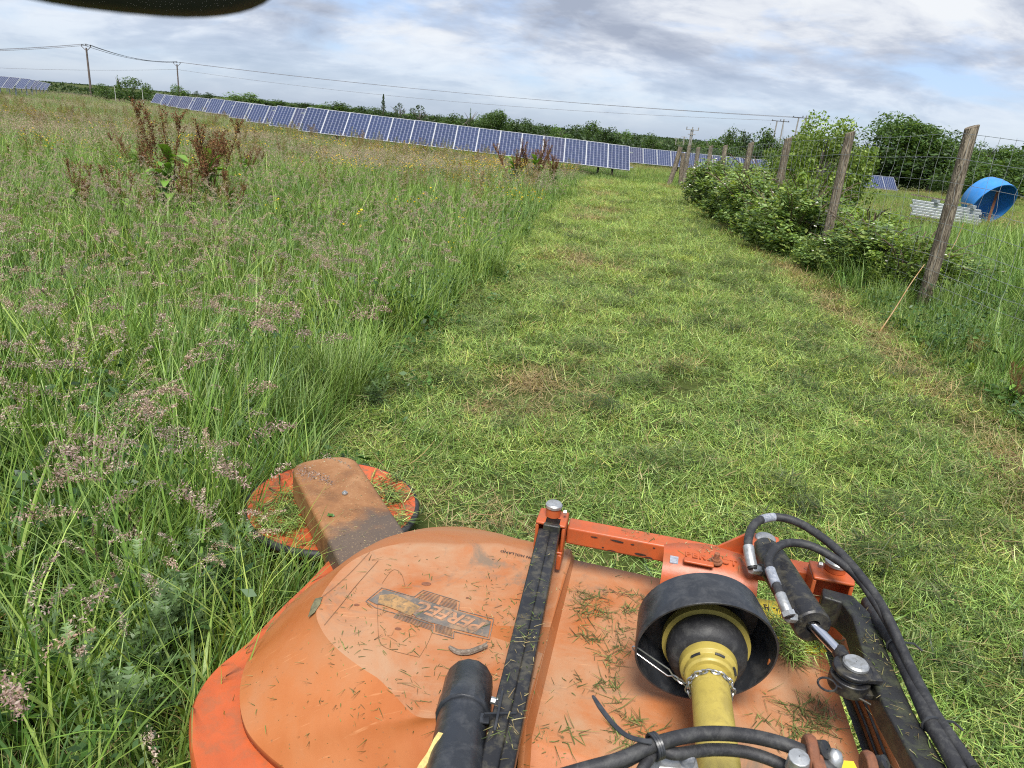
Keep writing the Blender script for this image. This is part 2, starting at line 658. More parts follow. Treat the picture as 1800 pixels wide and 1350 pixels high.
def clump_far(n=110, r=.55, Lm=.42, heads=60, hp=HEAD, palg=GREEN, wide=.012):
    a = Acc()
    strips(a, disc(n, r), G.random(n) * 6.283, Lm * (.5 + .6 * G.random(n)), wide, .05 + .3 * G.random(n), .2 + .9 * G.random(n), pal(palg, n), 3)
    if heads:
        c = disc(heads, r)
        c[:, 2] = Lm * (.75 + .55 * G.random(heads))
        quads(a, c, .03, pal(hp, heads), .5, 0, True)
    return a


def scatter(name, sources, pts, scl, tint, kind_idx=None, tilt=.12, mat=None, extra_rot=None):
    """one counted-by-nobody object: source clumps set on points by geometry nodes"""
    n = len(pts)
    me = bpy.data.meshes.new(name)
    me.vertices.add(n)
    me.vertices.foreach_set('co', np.asarray(pts, np.float32).ravel())
    rot = np.stack([tilt * G.standard_normal(n), tilt * G.standard_normal(n), G.random(n) * 6.283], -1)
    if extra_rot is not None:
        rot += extra_rot
    idx = G.integers(0, len(sources), n) if kind_idx is None else kind_idx
    for nm, typ, dat in (('rot', 'FLOAT_VECTOR', rot), ('scl', 'FLOAT', scl), ('tint', 'FLOAT', tint), ('idx', 'INT', idx)):
        at = me.attributes.new(nm, typ, 'POINT')
        arr = np.asarray(dat, np.int32 if typ == 'INT' else np.float32)
        at.data.foreach_set('vector' if typ == 'FLOAT_VECTOR' else 'value', arr.ravel())
    o = bpy.data.objects.new(name, me)
    C.objects.link(o)
    gt = bpy.data.node_groups.new(name, 'GeometryNodeTree')
    gt.interface.new_socket('Geometry', in_out='INPUT', socket_type='NodeSocketGeometry')
    gt.interface.new_socket('Geometry', in_out='OUTPUT', socket_type='NodeSocketGeometry')
    q = NG(gt)
    gi, go = gt.nodes.new('NodeGroupInput'), gt.nodes.new('NodeGroupOutput')
    ra = q.n('GeometryNodeInputNamedAttribute', data_type='FLOAT_VECTOR', ins={0: 'rot'})
    sa = q.n('GeometryNodeInputNamedAttribute', data_type='FLOAT', ins={0: 'scl'})
    ia = q.n('GeometryNodeInputNamedAttribute', data_type='INT', ins={0: 'idx'})
    e2r = q.n('FunctionNodeEulerToRotation', ins={0: ra.outputs[0]})
    jn = gt.nodes.new('GeometryNodeJoinGeometry')
    for k, s in enumerate(sources):
        oi = q.n('GeometryNodeObjectInfo', ins={0: s})
        cmp = q.n('FunctionNodeCompare', data_type='INT', operation='EQUAL', ins={2: ia.outputs[0], 3: k})
        ip = q.n('GeometryNodeInstanceOnPoints', ins={0: gi.outputs[0], 1: cmp.outputs[0]})
        oi.inputs[1].default_value = True
        q.link(oi.outputs['Geometry'], ip.inputs['Instance'])
        q.link(e2r.outputs[0], ip.inputs['Rotation'])
        q.link(sa.outputs[0], ip.inputs['Scale'])
        q.link(ip.outputs[0], jn.inputs[0])
    q.link(jn.outputs[0], go.inputs[0])
    md = o.modifiers.new('scatter', 'NODES')
    md.node_group = gt
    tag(o, kind='stuff')
    return o


def src(acc, name, mat=None):
    return acc.obj(name, mat or M_PLANT, link=False)


def in_view(p, margin=440):
    u, v = proj(p)
    u2, v2 = proj(p + np.array([0, 0, .7]))
    return (u > -margin) & (u < 1800 + margin) & (v2 < 1350 + margin) & (v > -50) & (p[:, 1] > .25)


# the mower stands here: nothing tall grows up through it
def mower_clear(x, y):
    a = (((x + .13) / .615) ** 2 + ((y - 1.45) / .70) ** 2) < 1
    b = (x > -.2) & (x < 1.08) & (y < 2.02)
    c = ((x + .69) ** 2 + (y - 2.56) ** 2) < .385 ** 2
    d = (x > -.66) & (x < 0) & (y < 1.5)
    return a | b | c | d


DENS = 1.0


def spread(density, y0, y1, cond, xpad=1.0):
    """random spots in the view between y0 and y1"""
    wmax = .85 * (y1 + 1.5) + xpad
    n = int(density * DENS * 2 * wmax * (y1 - y0))
    x = (G.random(n) * 2 - 1) * wmax
    y = y0 + G.random(n) * (y1 - y0)
    k = cond(x, y)
    x, y = x[k], y[k]
    p = np.stack([x, y, hgt(x, y)], -1)
    return p[in_view(p)]


def tall_left(x, y):
    return (x < Lx(y) - .05 + .10 * vnoise(x, y, 1.9, 4)) & ~mower_clear(x, y)


def verge_right(x, y):
    return (x > Rx(y) + .12 + .12 * vnoise(x, y, 1.6, 1)) & (y < 32)


def beyond(x, y):
    return (y > 31.6 + .4 * vnoise(x, y, .8)) & ((x < Rx(y)) | (y > 32))


def mown(x, y):
    return (x > Lx(y) - .25) & (x < Rx(y) + .35) & (y < 32.6) & ~((x > -.6) & (x < .95) & (y < 1.85)) & (np.hypot(x + .69, y - 2.56) > .43)


def meadow(x, y):
    return tall_left(x, y) & (y <= 32) | verge_right(x, y) | beyond(x, y)


S_TALL = [src(clump_tall(26, .13, L), 'tall_clump') for L in (.42, .5, .56, .62)] + [src(clump_tall(18, .1, .50, .0125, bend=1.4), 'broad_clump') for _ in range(3)]
S_HEAD = [src(clump_head(4, .13, L), 'head_clump') for L in (.5, .56, .62, .66)]
S_DARK = [src(clump_head(4, .1, L, True), 'foxtail_clump') for L in (.5, .58)]
S_PAN = [src(clump_panicle(3, L), 'panicle_clump') for L in (.62, .72)]
S_LEAFY = [src(clump_leafy(), 'leafy_clump'), src(clump_leafy(60, .18, .3, .035, ((.05, .105, .035), (.065, .13, .04))), 'leafy_clump'), src(clump_leafy(34, .15, .16, .06, ((.05, .12, .025), (.08, .16, .03))), 'leafy_clump')]
S_BUT = [src(clump_butter(k), 'buttercup_clump') for k in (5, 8)]
S_MOWN = [src(clump_mown(ncl=k, Lc=l), 'mown_clump') for k, l in ((130, .09), (150, .11), (140, .085), (120, .13), (150, .10))]
S_HEAP = [src(clump_mown(.15, 4, 190, heap=.095, shade=.50, Lc=.085), 'heap_clump') for _ in range(3)]  # damp grass and the heaps' self-shadow both put into this darker colour
S_DRYM = [src(clump_mown(.2, 50, 70, stub=np.array([(.38, .31, .14), (.44, .34, .17), (.33, .27, .12), (.27, .26, .09), (.24, .15, .08)])), 'dry_clump') for _ in range(2)]
S_FAR = [src(clump_far(heads=h, Lm=L), 'far_clump') for h, L in ((8, .36), (40, .42), (110, .46))]
S_FARG = [src(clump_far(heads=h, Lm=L, palg=GREEN * np.array([1.15, 1.1, 1.0]), hp=np.array([(.34, .30, .10), (.3, .2, .12)])), 'far_green') for h, L in ((10, .36), (40, .42))]


def tintf(p, amp=.45, s=.5, k=0.0, rnd=.3, bias=0.0):
    return bias + amp * vnoise(p[:, 0], p[:, 1], s, k) + rnd * G.standard_normal(len(p))


def cat(*a):
    return np.concatenate(a)


# tall uncut grass: near, middle, far bands
nearb = cat(spread(95, .3, 4.5, meadow), spread(62, 4.5, 9, meadow), spread(34, 9, 17, meadow))
ang_ = 1.9 + 2.6 * G.random(46)
rr_ = .40 + .12 * G.random(46)
ext_ = np.stack([-.69 + rr_ * np.cos(ang_), 2.56 + rr_ * np.sin(ang_), 0 * ang_], -1)
xt2 = np.stack([-.80 + .05 * G.random(26) + np.linspace(0, .16, 26) ** 1.2, np.linspace(1.35, 2.15, 26), np.zeros(26)], -1)
xt2[:, 0] -= .02
ext_ = cat(ext_, xt2)
ext_[:, 2] = hgt(ext_[:, 0], ext_[:, 1])
nearb = cat(nearb, ext_)
dist = np.hypot(nearb[:, 0], nearb[:, 1])
hvar = (.95 + .28 * vnoise(nearb[:, 0], nearb[:, 1], .8, 5)) * np.interp(dist, [0, 3, 9, 17], [1.0, 1.05, .95, 1.15])
edge = np.interp(np.maximum(Lx(nearb[:, 1]) - nearb[:, 0], nearb[:, 0] - Rx(nearb[:, 1])), [0, .5], [.72, 1])
edge = edge * np.where((nearb[:, 0] > 2) & (nearb[:, 0] < 5.4) & (nearb[:, 1] < 9.2), .66, 1)
scatter('tall_grass', S_TALL, nearb, (hvar * edge * (.75 + .5 * G.random(len(nearb)))), tintf(nearb, .42, .7, 1, .42, .08))
farb = cat(spread(11, 17, 32, meadow), spread(4.5, 32, 60, beyond), spread(1.1, 60, 125, lambda x, y: beyond(x, y)))
fs_ = np.interp(farb[:, 1], [17, 24, 33, 40, 120], [.85, .8, .62, .75, 1.0]) * (.75 + .45 * G.random(len(farb)))
fi = np.where(farb[:, 0] > 1.5 + .1 * farb[:, 1], 3 + G.integers(0, 2, len(farb)), G.integers(0, 3, len(farb)))
fpat = vnoise(farb[:, 0], farb[:, 1], .32, 7)
fi = np.where((fi < 3) & (fpat > .12), 2, np.where((fi < 3), G.integers(0, 2, len(farb)), fi))
scatter('distant_grass', S_FAR + S_FARG, farb, fs_, tintf(farb, .4, .25, 2, .35, .12), fi)

# seed heads over it, thicker in drifts
hp_ = cat(spread(22, .3, 5, tall_left), spread(18, 5, 11, tall_left), spread(10, 11, 24, tall_left))
keep = G.random(len(hp_)) < np.clip(.5 + .8 * vnoise(hp_[:, 0], hp_[:, 1], .75, 6) + .3 * (hp_[:, 0] < -2.6), .14, 1)
hp_ = hp_[keep]
scatter('flowering_grass', S_HEAD, hp_, .85 + .4 * G.random(len(hp_)), tintf(hp_, .2, .8, 3, .25), tilt=.16)
fx = cat(spread(12, 1.0, 9, tall_left), spread(3, 9, 16, tall_left))
fx = fx[G.random(len(fx)) < np.clip(.3 + .9 * vnoise(fx[:, 0], fx[:, 1], .6, 9), .05, 1)]
scatter('foxtail_grass', S_DARK, fx, .8 + .4 * G.random(len(fx)), tintf(fx, .2, .8, 3, .2), tilt=.2)
pn = cat(spread(3.0, 1.0, 7, tall_left), np.array([(-1.22, 2.35, 0), (-1.1, 2.2, 0), (-1.3, 2.6, 0), (-1.05, 2.42, 0), (-1.42, 2.35, 0)]))
scatter('panicle_grass', S_PAN, pn, .75 + .35 * G.random(len(pn)), tintf(pn, .1, .8, 3, .2), tilt=.15)

# low leafy weeds, thick at the foot of the uncut edge and along the fence
lw = cat(spread(16, .3, 6, tall_left), spread(6, 6, 14, tall_left), spread(12, 3, 16, verge_right))
near_edge = np.minimum(np.abs(Lx(lw[:, 1]) - lw[:, 0]), np.abs(lw[:, 0] - Rx(lw[:, 1])))
lw = lw[(G.random(len(lw)) < np.where(near_edge < .45, .9, .55))]
scatter('leafy_weeds', S_LEAFY, lw, .8 + .7 * G.random(len(lw)), tintf(lw, .3, .9, 7, .3))
bc = cat(spread(1.6, 6, 14, tall_left), spread(9, 14, 30, tall_left))
bc = bc[G.random(len(bc)) < np.clip(-.15 + 1.3 * vnoise(bc[:, 0], bc[:, 1], .45, 12), 0, 1)]
b2 = spread(5, 18, 32, lambda x, y: tall_left(x, y) & (x > -6) & (x < 0) & (vnoise(x, y, .5, 2) > 0))
bc = cat(bc, b2)
scatter('buttercups', S_BUT, bc, .9 + .5 * G.random(len(bc)), np.zeros(len(bc)))

# the strip the mower has cut, with what it left lying
def ridge_at(p):
    return np.clip(vnoise(p[:, 0] * .8, p[:, 1] * 1.5, 3.1, 8) + .1 + .35 * vnoise(p[:, 0], p[:, 1], .5, 2), 0, 1)


mw = cat(spread(80, .6, 4, mown, 2.5), spread(52, 4, 8, mown), spread(32, 8, 16, mown), spread(17, 16, 33, mown))
rt = Rx(mw[:, 1]) - mw[:, 0]
mi = G.integers(0, 5, len(mw))
brown = vnoise(mw[:, 0] * .7, mw[:, 1], 1.1, 3)
lft = np.exp(-((mw[:, 0] - Lx(mw[:, 1]) - .95) / .55) ** 2)
dryp = np.clip(1.0 - np.abs(rt - .25) / .38, 0, 1) * .9 + lft * np.clip(brown * 1.9 + .1, 0, 1) + .25 * np.clip(brown - .45, 0, 1)
mi = np.where(G.random(len(mw)) < dryp, 5 + G.integers(0, 2, len(mw)), mi)
msc = np.interp(mw[:, 1], [2, 8, 32], [.85, 1.05, 1.55]) * (.75 + .45 * G.random(len(mw)))
rd = ridge_at(mw)
scatter('mown_grass', S_MOWN + S_DRYM, mw, msc, tintf(mw, .32, 1.1, 4, .25, np.interp(mw[:, 1], [2, 12, 30], [.0, .18, .32])) - .2 * rd, mi, tilt=.16)
hh = cat(spread(60, 1.8, 8, mown), spread(40, 8, 16, mown), spread(18, 16, 31, mown))
pr = np.clip(1.9 * ridge_at(hh) - .62, 0, .9) + .30 * np.exp(-((Rx(hh[:, 1]) - hh[:, 0] - 1.05) / .4) ** 2)
pr = pr + .35 * np.exp(-((Rx(hh[:, 1]) - hh[:, 0] - 1.25) / .55) ** 2) * (vnoise(hh[:, 0], hh[:, 1], 2.4, 5) > .1)
hh = hh[(G.random(len(hh)) < pr) & (np.hypot(hh[:, 0] + .69, hh[:, 1] - 2.56) > .66)]
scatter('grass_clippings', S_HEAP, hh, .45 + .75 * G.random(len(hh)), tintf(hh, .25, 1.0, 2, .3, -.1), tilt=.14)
# lumps the mower dropped; wet tone and the pile's own shadow coloured in
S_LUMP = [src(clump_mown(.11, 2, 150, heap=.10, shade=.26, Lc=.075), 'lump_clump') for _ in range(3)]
lc_ = cat(spread(1.9, 2.6, 8, mown), spread(2.2, 8, 31, mown))
wgt = .25 + .55 * np.exp(-((Rx(lc_[:, 1]) - lc_[:, 0] - 1.3) / .8) ** 2) + .3 * vnoise(lc_[:, 0], lc_[:, 1], .7, 3)
lc_ = lc_[(G.random(len(lc_)) < wgt) & (np.hypot(lc_[:, 0] + .69, lc_[:, 1] - 2.56) > .9)]
k_n = G.integers(2, 7, len(lc_))
lp = np.repeat(lc_, k_n, 0)
lp[:, 0] += .17 * G.standard_normal(len(lp))
lp[:, 1] += .07 * G.standard_normal(len(lp))
lp[:, 2] = hgt(lp[:, 0], lp[:, 1])
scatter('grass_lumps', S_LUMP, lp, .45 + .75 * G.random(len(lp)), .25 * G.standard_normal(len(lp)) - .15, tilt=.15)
vt = cat(spread(40, 2, 9, lambda x, y: (x > Rx(y) + .05) & (x < Rx(y) + .55)), spread(24, 9, 20, lambda x, y: (x > Rx(y) + .05) & (x < Rx(y) + .4)), spread(26, 2.2, 9, lambda x, y: (x > Lx(y) - .1) & (x < Lx(y) + .3)))
scatter('cut_weeds', S_HEAP + S_LEAFY[2:3], vt, .5 + .6 * G.random(len(vt)), tintf(vt, .3, 1.0, 2, .3, -.2), tilt=.2)

# wiry sorrel and dock stalks standing over the farther grass
def clump_sorrel(n, col, L=.85, k=260):
    a = Acc()
    tips, d = strips(a, disc(n, .10), G.random(n) * 6.283, L * (.7 + .45 * G.random(n)), .006, .02 + .22 * G.random(n), .1, pal(col, n) * .9, 5, p=6)
    for i in range(n):
        t = G.random(k)
        o = tips[i] - d[i] * (L * .52) * t[:, None]
        quads(a, o + (.012 + .055 * t)[:, None] * G.standard_normal((k, 3)) * np.array([1, 1, .6]), .018 * (.6 + .8 * G.random(k)), pal(col, k, .3), .7, 0, True)
    m = 8
    c = disc(m, .16)
    c[:, 2] = .1 + .3 * G.random(m)
    quads(a, c, .12, pal(GREEN, m), .45, .4, True)
    return a


SOR = [np.array([(.24, .17, .07), (.19, .11, .055), (.26, .20, .08)]), np.array([(.25, .24, .06), (.21, .20, .05), (.28, .22, .08)]), np.array([(.19, .25, .05), (.23, .27, .06), (.26, .20, .07)])]
S_SOR = [src(clump_sorrel(3 + k % 2, SOR[k % 3]), 'sorrel_clump') for k in range(6)]
so_ = cat(spread(3.4, 9, 20, tall_left), spread(3.4, 20, 33, tall_left), spread(.5, 36, 60, lambda x, y: (x < -12) & beyond(x, y)))
so_ = so_[G.random(len(so_)) < np.clip(-.05 + 1.1 * vnoise(so_[:, 0], so_[:, 1], .33, 4) + .35 * (so_[:, 1] > 24), .03, 1)]
scatter('sorrel_stalks', S_SOR, so_, np.interp(so_[:, 1], [9, 24, 32], [.9, .95, .85]) * (.7 + .45 * G.random(len(so_))), tintf(so_, .2, .4, 3, .2))

# ------------------------------------------------------------------ mower
ORANGE_METAL = pbr('orange_paint', (.43, .088, .024), .42, dirt=(.16, .10, .05), dirt_amt=.35, scale=9, var=.12, bump=.12, bscale=90)
BLACK_PAINT = pbr('black_paint', (.014, .014, .016), .38, dirt=(.10, .09, .06), dirt_amt=.5, scale=14, var=.3, bump=.15, bscale=120)
BLACK_GRASSY = pbr('black_mossy_steel', (.016, .016, .016), .45, dirt=(.055, .060, .032), dirt_amt=.7, scale=9, var=.3, bump=.35, bscale=110)
BLACK_PLASTIC = pbr('black_plastic', (.020, .022, .026), .34, dirt=(.10, .10, .10), dirt_amt=.30, scale=10, var=.25, bump=.1, bscale=150)
RUBBER = pbr('rubber', (.018, .018, .02), .6, dirt=(.08, .08, .075), dirt_amt=.45, scale=16, var=.3, bump=.25, bscale=160)
YELLOW = pbr('yellow_plastic', (.40, .315, .070), .42, dirt=(.16, .12, .04), dirt_amt=.35, scale=11, var=.12, bump=.08)
ZINC = pbr('zinc', (.46, .47, .47), .45, .75, dirt=(.2, .19, .15), dirt_amt=.5, scale=30, var=.2, bump=.15)
STEEL = pbr('bright_steel', (.50, .50, .49), .35, .9, scale=30, var=.15)
CHROME = pbr('chrome', (.75, .76, .80), .12, 1.0, scale=5, var=.05)
RUST = pbr('rust', (.20, .075, .035), .75, dirt=(.07, .035, .025), dirt_amt=.6, scale=25, var=.35, bump=.5, bscale=140)
LABEL_YEL = pbr('yellow_label', (.75, .56, .02), .45, dirt=(.2, .16, .05), dirt_amt=.5, scale=30)
INK = pbr('black_print', (.02, .02, .02), .6, scale=20)
TAG_GREY = pbr('grey_plate', (.20, .22, .26), .45, dirt=(.45, .45, .45), dirt_amt=.5, scale=60)

# sun-faded orange plastic with dust, scuffs and grey smears
m, g, out = new_mat('faded_orange_cover')
tcg = g.n('ShaderNodeTexCoord').outputs['Object']
fade = g.noise(tcg, 2.6, 5, .6, .3)
c = g.ramp(fade, [(.32, (.34, .095, .019, 1)), (.50, (.385, .132, .040, 1)), (.66, (.365, .162, .070, 1))])
geo = g.n('ShaderNodeNewGeometry')
nz_ = g.n('ShaderNodeSeparateXYZ', ins={0: geo.outputs['Normal']}).outputs[2]
flat_ = g.ramp(nz_, [(.93, g3(0)), (.99, g3(1))])
dust = g.ramp(g.noise(tcg, 5.5, 8, .68, .5), [(.36, g3(.05)), (.66, g3(.85))])
c = g.mix(g.math('MULTIPLY', dust, flat_), c, (.37, .225, .13, 1))
smear = g.ramp(g.noise(tcg, 3.1, 10, .7, 1.2), [(.54, g3(0)), (.66, g3(.85))])
c = g.mix(g.math('MULTIPLY', smear, flat_), c, (.17, .13, .09, 1))
speck = g.ramp(g.noise(tcg, 95, 3, .6), [(.66, g3(0)), (.74, g3(.7))])
c = g.mix(speck, c, (.16, .09, .04, 1))
mp = g.n('ShaderNodeMapping', ins={'Vector': tcg, 'Rotation': (0, 0, rad(35)), 'Scale': (6, 90, 6)}).outputs[0]
scr = g.ramp(g.noise(mp, 1.4, 4, .6), [(.64, g3(0)), (.74, g3(.32))])
c = g.mix(scr, c, (.72, .38, .18, 1))
b = g.n('ShaderNodeBsdfPrincipled', ins={'Base Color': c, 'Roughness': g.math('ADD', .52, g.math('MULTIPLY', dust, .3)), 'Specular IOR Level': .45})
bp = g.n('ShaderNodeBump', ins={'Strength': .12, 'Distance': .003, 'Height': g.noise(tcg, 45, 8, .7)})
g.link(bp.outputs[0], b.inputs['Normal'])
g.link(b.outputs[0], out.inputs[0])
COVER = m

# the disc arm: rusty brown sheet, dark and polished towards its root
m, g, out = new_mat('rusty_disc_arm')
tcg = g.n('ShaderNodeTexCoord').outputs['Object']
sp_ = g.n('ShaderNodeSeparateXYZ', ins={0: tcg})
c = g.ramp(g.noise(tcg, 6, 8, .65, .4), [(.3, (.15, .07, .03, 1)), (.5, (.25, .115, .045, 1)), (.7, (.34, .18, .085, 1))])
root = g.math('ADD', g.math('MULTIPLY', g.math('SUBTRACT', sp_.outputs[0], sp_.outputs[1]), 1.0), g.math('MULTIPLY', g.noise(tcg, 7, 6, .6), .5))
c = g.mix(g.ramp(g.math('ADD', root, 1.53), [(.50, g3(0)), (.62, g3(.85))]), c, (.075, .065, .055, 1))
c = g.mix(g.ramp(g.noise(tcg, 130, 3, .6), [(.6, g3(0)), (.72, g3(.6))]), c, (.42, .30, .14, 1))
b = g.n('ShaderNodeBsdfPrincipled', ins={'Base Color': c, 'Roughness': .55, 'Specular IOR Level': .35})
bp = g.n('ShaderNodeBump', ins={'Strength': .2, 'Distance': .003, 'Height': g.noise(tcg, 90, 6, .7)})
g.link(bp.outputs[0], b.inputs['Normal'])
g.link(b.outputs[0], out.inputs[0])
RUSTY_ARM = m

mower = thing('front_mower', 'orange front mower with a faded domed deck, lying on the cut grass', 'mower', (0, 1.5, 0))


def mp_(name, mb, mat, parent=None, **kw):
    return part(name, mb, mat, parent or mower, **kw)


def loop_resample(pts, n):
    pts = [Vector(p) for p in pts]
    L = [0]
    for a, b2 in zip(pts, pts[1:]):
        L.append(L[-1] + (b2 - a).length)
    out, j = [], 0
    for i in range(n):
        s = L[-1] * i / (n - 1)
        while j < len(L) - 2 and L[j + 1] < s:
            j += 1
        t = (s - L[j]) / max(L[j + 1] - L[j], 1e-9)
        out.append(pts[j].lerp(pts[j + 1], t))
    return out


def loft(rows, closed=False):
    mb = MB()
    n = len(rows[0])
    vs = [p for r in rows for p in r]
    fs = []
    for i in range(len(rows) - 1):
        for k in range(n - 1 + (1 if closed else 0)):
            k2 = (k + 1) % n
            fs.append((i * n + k, i * n + k2, (i + 1) * n + k2, (i + 1) * n + k))
    mb.add(vs, fs)
    return mb


# base plate of the rotor housing: painted steel with a turned-down rim
sk = [P(372, 1420, .25), P(345, 1345, .25), P(337, 1290, .25), P(341, 1242, .25), P(358, 1204, .25), P(386, 1171, .25), P(428, 1137, .25), P(458, 1108, .25), P(499, 1065, .25), P(541, 1025, .25), P(575, 988, .25)]
sk = spline(sk, 6)
c0 = Vector((-.12, 1.5, .25))
sk += [Vector(p) for p in spline([(-.54, 2.12, .25), (-.40, 2.22, .25), (-.20, 2.27, .25), (.0, 2.25, .25), (.15, 2.12, .25), (.2, 1.9, .25)], 5)]
inner = [p.lerp(c0, .45) for p in sk]
low = [Vector((p.x, p.y, .13)) for p in sk]
r2 = [p.lerp(c0, -.012) + Vector((0, 0, -.012)) for p in sk]
low = [p.lerp(Vector((c0.x, c0.y, p.z)), -.012) for p in low]
mp_('base_plate', loft([inner, sk, r2, low]), ORANGE_METAL, smooth=50)
# black back edge of the housing
eb = MB()
eb.tube([p + Vector((0, .006, .012)) for p in spline([P(740, 948, .27), P(780, 945, .27), P(830, 950, .27), P(880, 960, .27)], 6)], .012, 6)
mp_('rubber_edge', eb, RUBBER)

# domed cover: a flat top inside a crease, sloping down to the rim
ZT = .46
crease = [P(1003, 985, ZT), P(940, 973, ZT), P(900, 962, ZT), P(870, 956, ZT), P(800, 958, ZT), P(740, 955, ZT), P(690, 958, ZT), P(645, 972, ZT), P(610, 992, ZT), P(585, 1018, ZT),
          P(564, 1050, ZT), P(556, 1080, ZT), P(566, 1108, ZT), P(584, 1132, ZT), P(610, 1155, ZT), P(640, 1177, ZT), P(665, 1193, ZT), P(690, 1218, ZT), P(722, 1252, ZT),
          P(745, 1262, ZT), P(790, 1264, ZT), P(850, 1278, ZT), P(918, 1292, ZT)]
rim = [P(1003, 968, .40), P(950, 956, .36), P(905, 946, .32), P(865, 935, .28), P(810, 926, .272), P(750, 928, .272), P(690, 942, .272), P(650, 962, .272), P(615, 985, .272), P(580, 1008, .272),
       P(540, 1034, .272), P(500, 1072, .272), P(462, 1118, .272), P(436, 1158, .272), P(423, 1200, .272), P(422, 1240, .272), P(430, 1275, .272), P(445, 1300, .272), P(470, 1326, .272),
       P(500, 1350, .272), P(560, 1395, .272), P(700, 1440, .272), P(880, 1480, .272)]
crease = loop_resample(spline(crease, 8), 120)
rim_s = spline(rim, 8)


# pair rim to crease by landmark parameter rather than by length
def by_param(pts, dense, n):
    out = []
    for i in range(n):
        s = i / (n - 1) * (len(pts) - 1)
        k = min(int(s * 8), len(dense) - 1)
        t = s * 8 - k
        out.append(dense[k].lerp(dense[min(k + 1, len(dense) - 1)], t))
    return out


cre = [P(1003, 985, ZT), P(940, 973, ZT), P(900, 962, ZT), P(870, 956, ZT), P(800, 958, ZT), P(740, 955, ZT), P(690, 958, ZT), P(645, 972, ZT), P(610, 992, ZT), P(585, 1018, ZT),
       P(564, 1050, ZT), P(556, 1080, ZT), P(566, 1108, ZT), P(584, 1132, ZT), P(610, 1155, ZT), P(640, 1177, ZT), P(665, 1193, ZT), P(690, 1218, ZT), P(722, 1252, ZT),
       P(745, 1262, ZT), P(790, 1264, ZT), P(850, 1278, ZT), P(918, 1292, ZT)]
crease = by_param(cre, spline(cre, 8), 120)
rim_p = by_param(rim, rim_s, 120)
rows = []
rows.append([p + Vector((0, 0, -.022)) for p in rim_p])
rows.append(rim_p)
for t in (.03, .12, .3, .5, .7, .86, .94):
    row = []
    for i, (a, b2) in enumerate(zip(rim_p, crease)):
        p = a.lerp(b2, t)
        q = i / 119
        wv = math.exp(-((q - .80) / .035) ** 2) - .8 * math.exp(-((q - .70) / .05) ** 2)      # pressed ribs on the front slope
        p.z += .014 * math.sin(math.pi * t) + .010 * wv * math.sin(math.pi * min(1, t * 1.1))
        row.append(p)
    rows.append(row)
rows.append([p.copy() for p in crease])
cc = P(800, 1100, ZT)
for t in (.05, .3, .6, .85):
    rows.append([p.lerp(P(960, 1130, ZT) if i < 6 or i > 112 else cc, t) + Vector((0, 0, .004 * min(1, t * 4))) for i, p in enumerate(crease)])
mb = loft(rows)
# the flat top is closed by a fan
n0 = len(mb.v)
mb.add([cc + Vector((0, 0, .004))], [])
last = (len(rows) - 1) * 120
mb.f += [(last + k, last + k + 1, n0) for k in range(119)] + [(last + 119, last, n0)]
dome = mp_('domed_cover', mb, COVER, smooth=20)
sm = dome.modifiers.new('thick', 'SOLIDIFY')
sm.thickness = .006
sm.offset = -1

# flat right half of the cover, with an upturned seam on its left and a stepped front
ZP = .42
pl = [P(1008, 983, ZP + .022), P(1165, 1018, ZP), P(1330, 1058, ZP), P(1432, 1092, ZP), P(1462, 1160, ZP), P(1490, 1240, ZP), P(1520, 1345, ZP), P(1545, 1420, ZP)]
front = [P(930, 1290, ZP + .01), P(1060, 1338, ZP), P(1250, 1400, ZP), P(1545, 1420, ZP)]
nC, nR = 14, 22
mb = MB()
vs, fs = [], []
top_e = loop_resample([P(1010, 984, ZP), P(1165, 1018, ZP), P(1330, 1058, ZP), P(1432, 1092, ZP)], nC)
bot_e = loop_resample([P(935, 1296, ZP), P(1050, 1333, ZP), P(1230, 1390, ZP), P(1535, 1400, ZP)], nC)
grid = []
for j in range(nR):
    t = j / (nR - 1)
    grid.append([a.lerp(b2, t) for a, b2 in zip(top_e, bot_e)])
rows = []
backlip = [p + Vector((0, .012, -.05)) for p in grid[0]]
rows = [backlip, [p + Vector((0, .006, -.008)) for p in grid[0]]] + grid
ff = grid[-1]
rows += [[p + Vector((.0, -.012, -.006)) for p in ff], [p + Vector((.0, -.10, -.10)) for p in ff], [p + Vector((0, -.14, -.22)) for p in ff]]
# seam rising on the left
seam = []
for r in rows:
    d = (r[0] - r[1]).normalized()
    seam.append([r[0] + d * .030 + Vector((0, 0, .034)), r[0] + d * .016 + Vector((0, 0, .036)), r[0] + d * .006 + Vector((0, 0, .012))] + r)
plate = mp_('flat_cover', loft(seam), COVER, smooth=35)
sm = plate.modifiers.new('thick', 'SOLIDIFY')
sm.thickness = .005
sm.offset = -1

# right side: dark slotted face and the outer orange flange
e0 = [P(1440, 1118, ZP), P(1470, 1203, ZP), P(1496, 1270, ZP), P(1522, 1345, ZP), P(1550, 1420, ZP)]
inn = [p + Vector((.004, 0, -.002)) for p in e0]
bot = [p + Vector((.030, 0, -.012)) for p in e0]
outr = [p + Vector((.058, 0, .028)) for p in e0]
fl = [p + Vector((.118, 0, .006)) for p in e0]
fl2 = [p + Vector((.122, 0, -.12)) for p in e0]
mb = loft([inn, bot])
side = mp_('side_channel', mb, BLACK_GRASSY, smooth=None)
mb = loft([bot, outr, fl, fl2])
fo = mp_('side_flange', mb, COVER, smooth=30)
fo.modifiers.new('thick', 'SOLIDIFY').thickness = .004
for off in (.036, .047):
    mb = MB()
    hgt_ = (off - .030) / .028 * .040 - .012 + .004
    mb.tube(spline([p + Vector((off - .002, 0, hgt_)) for p in e0[1:]], 4), .0035, 5)
    mp_('rubber_strip', mb, RUBBER)

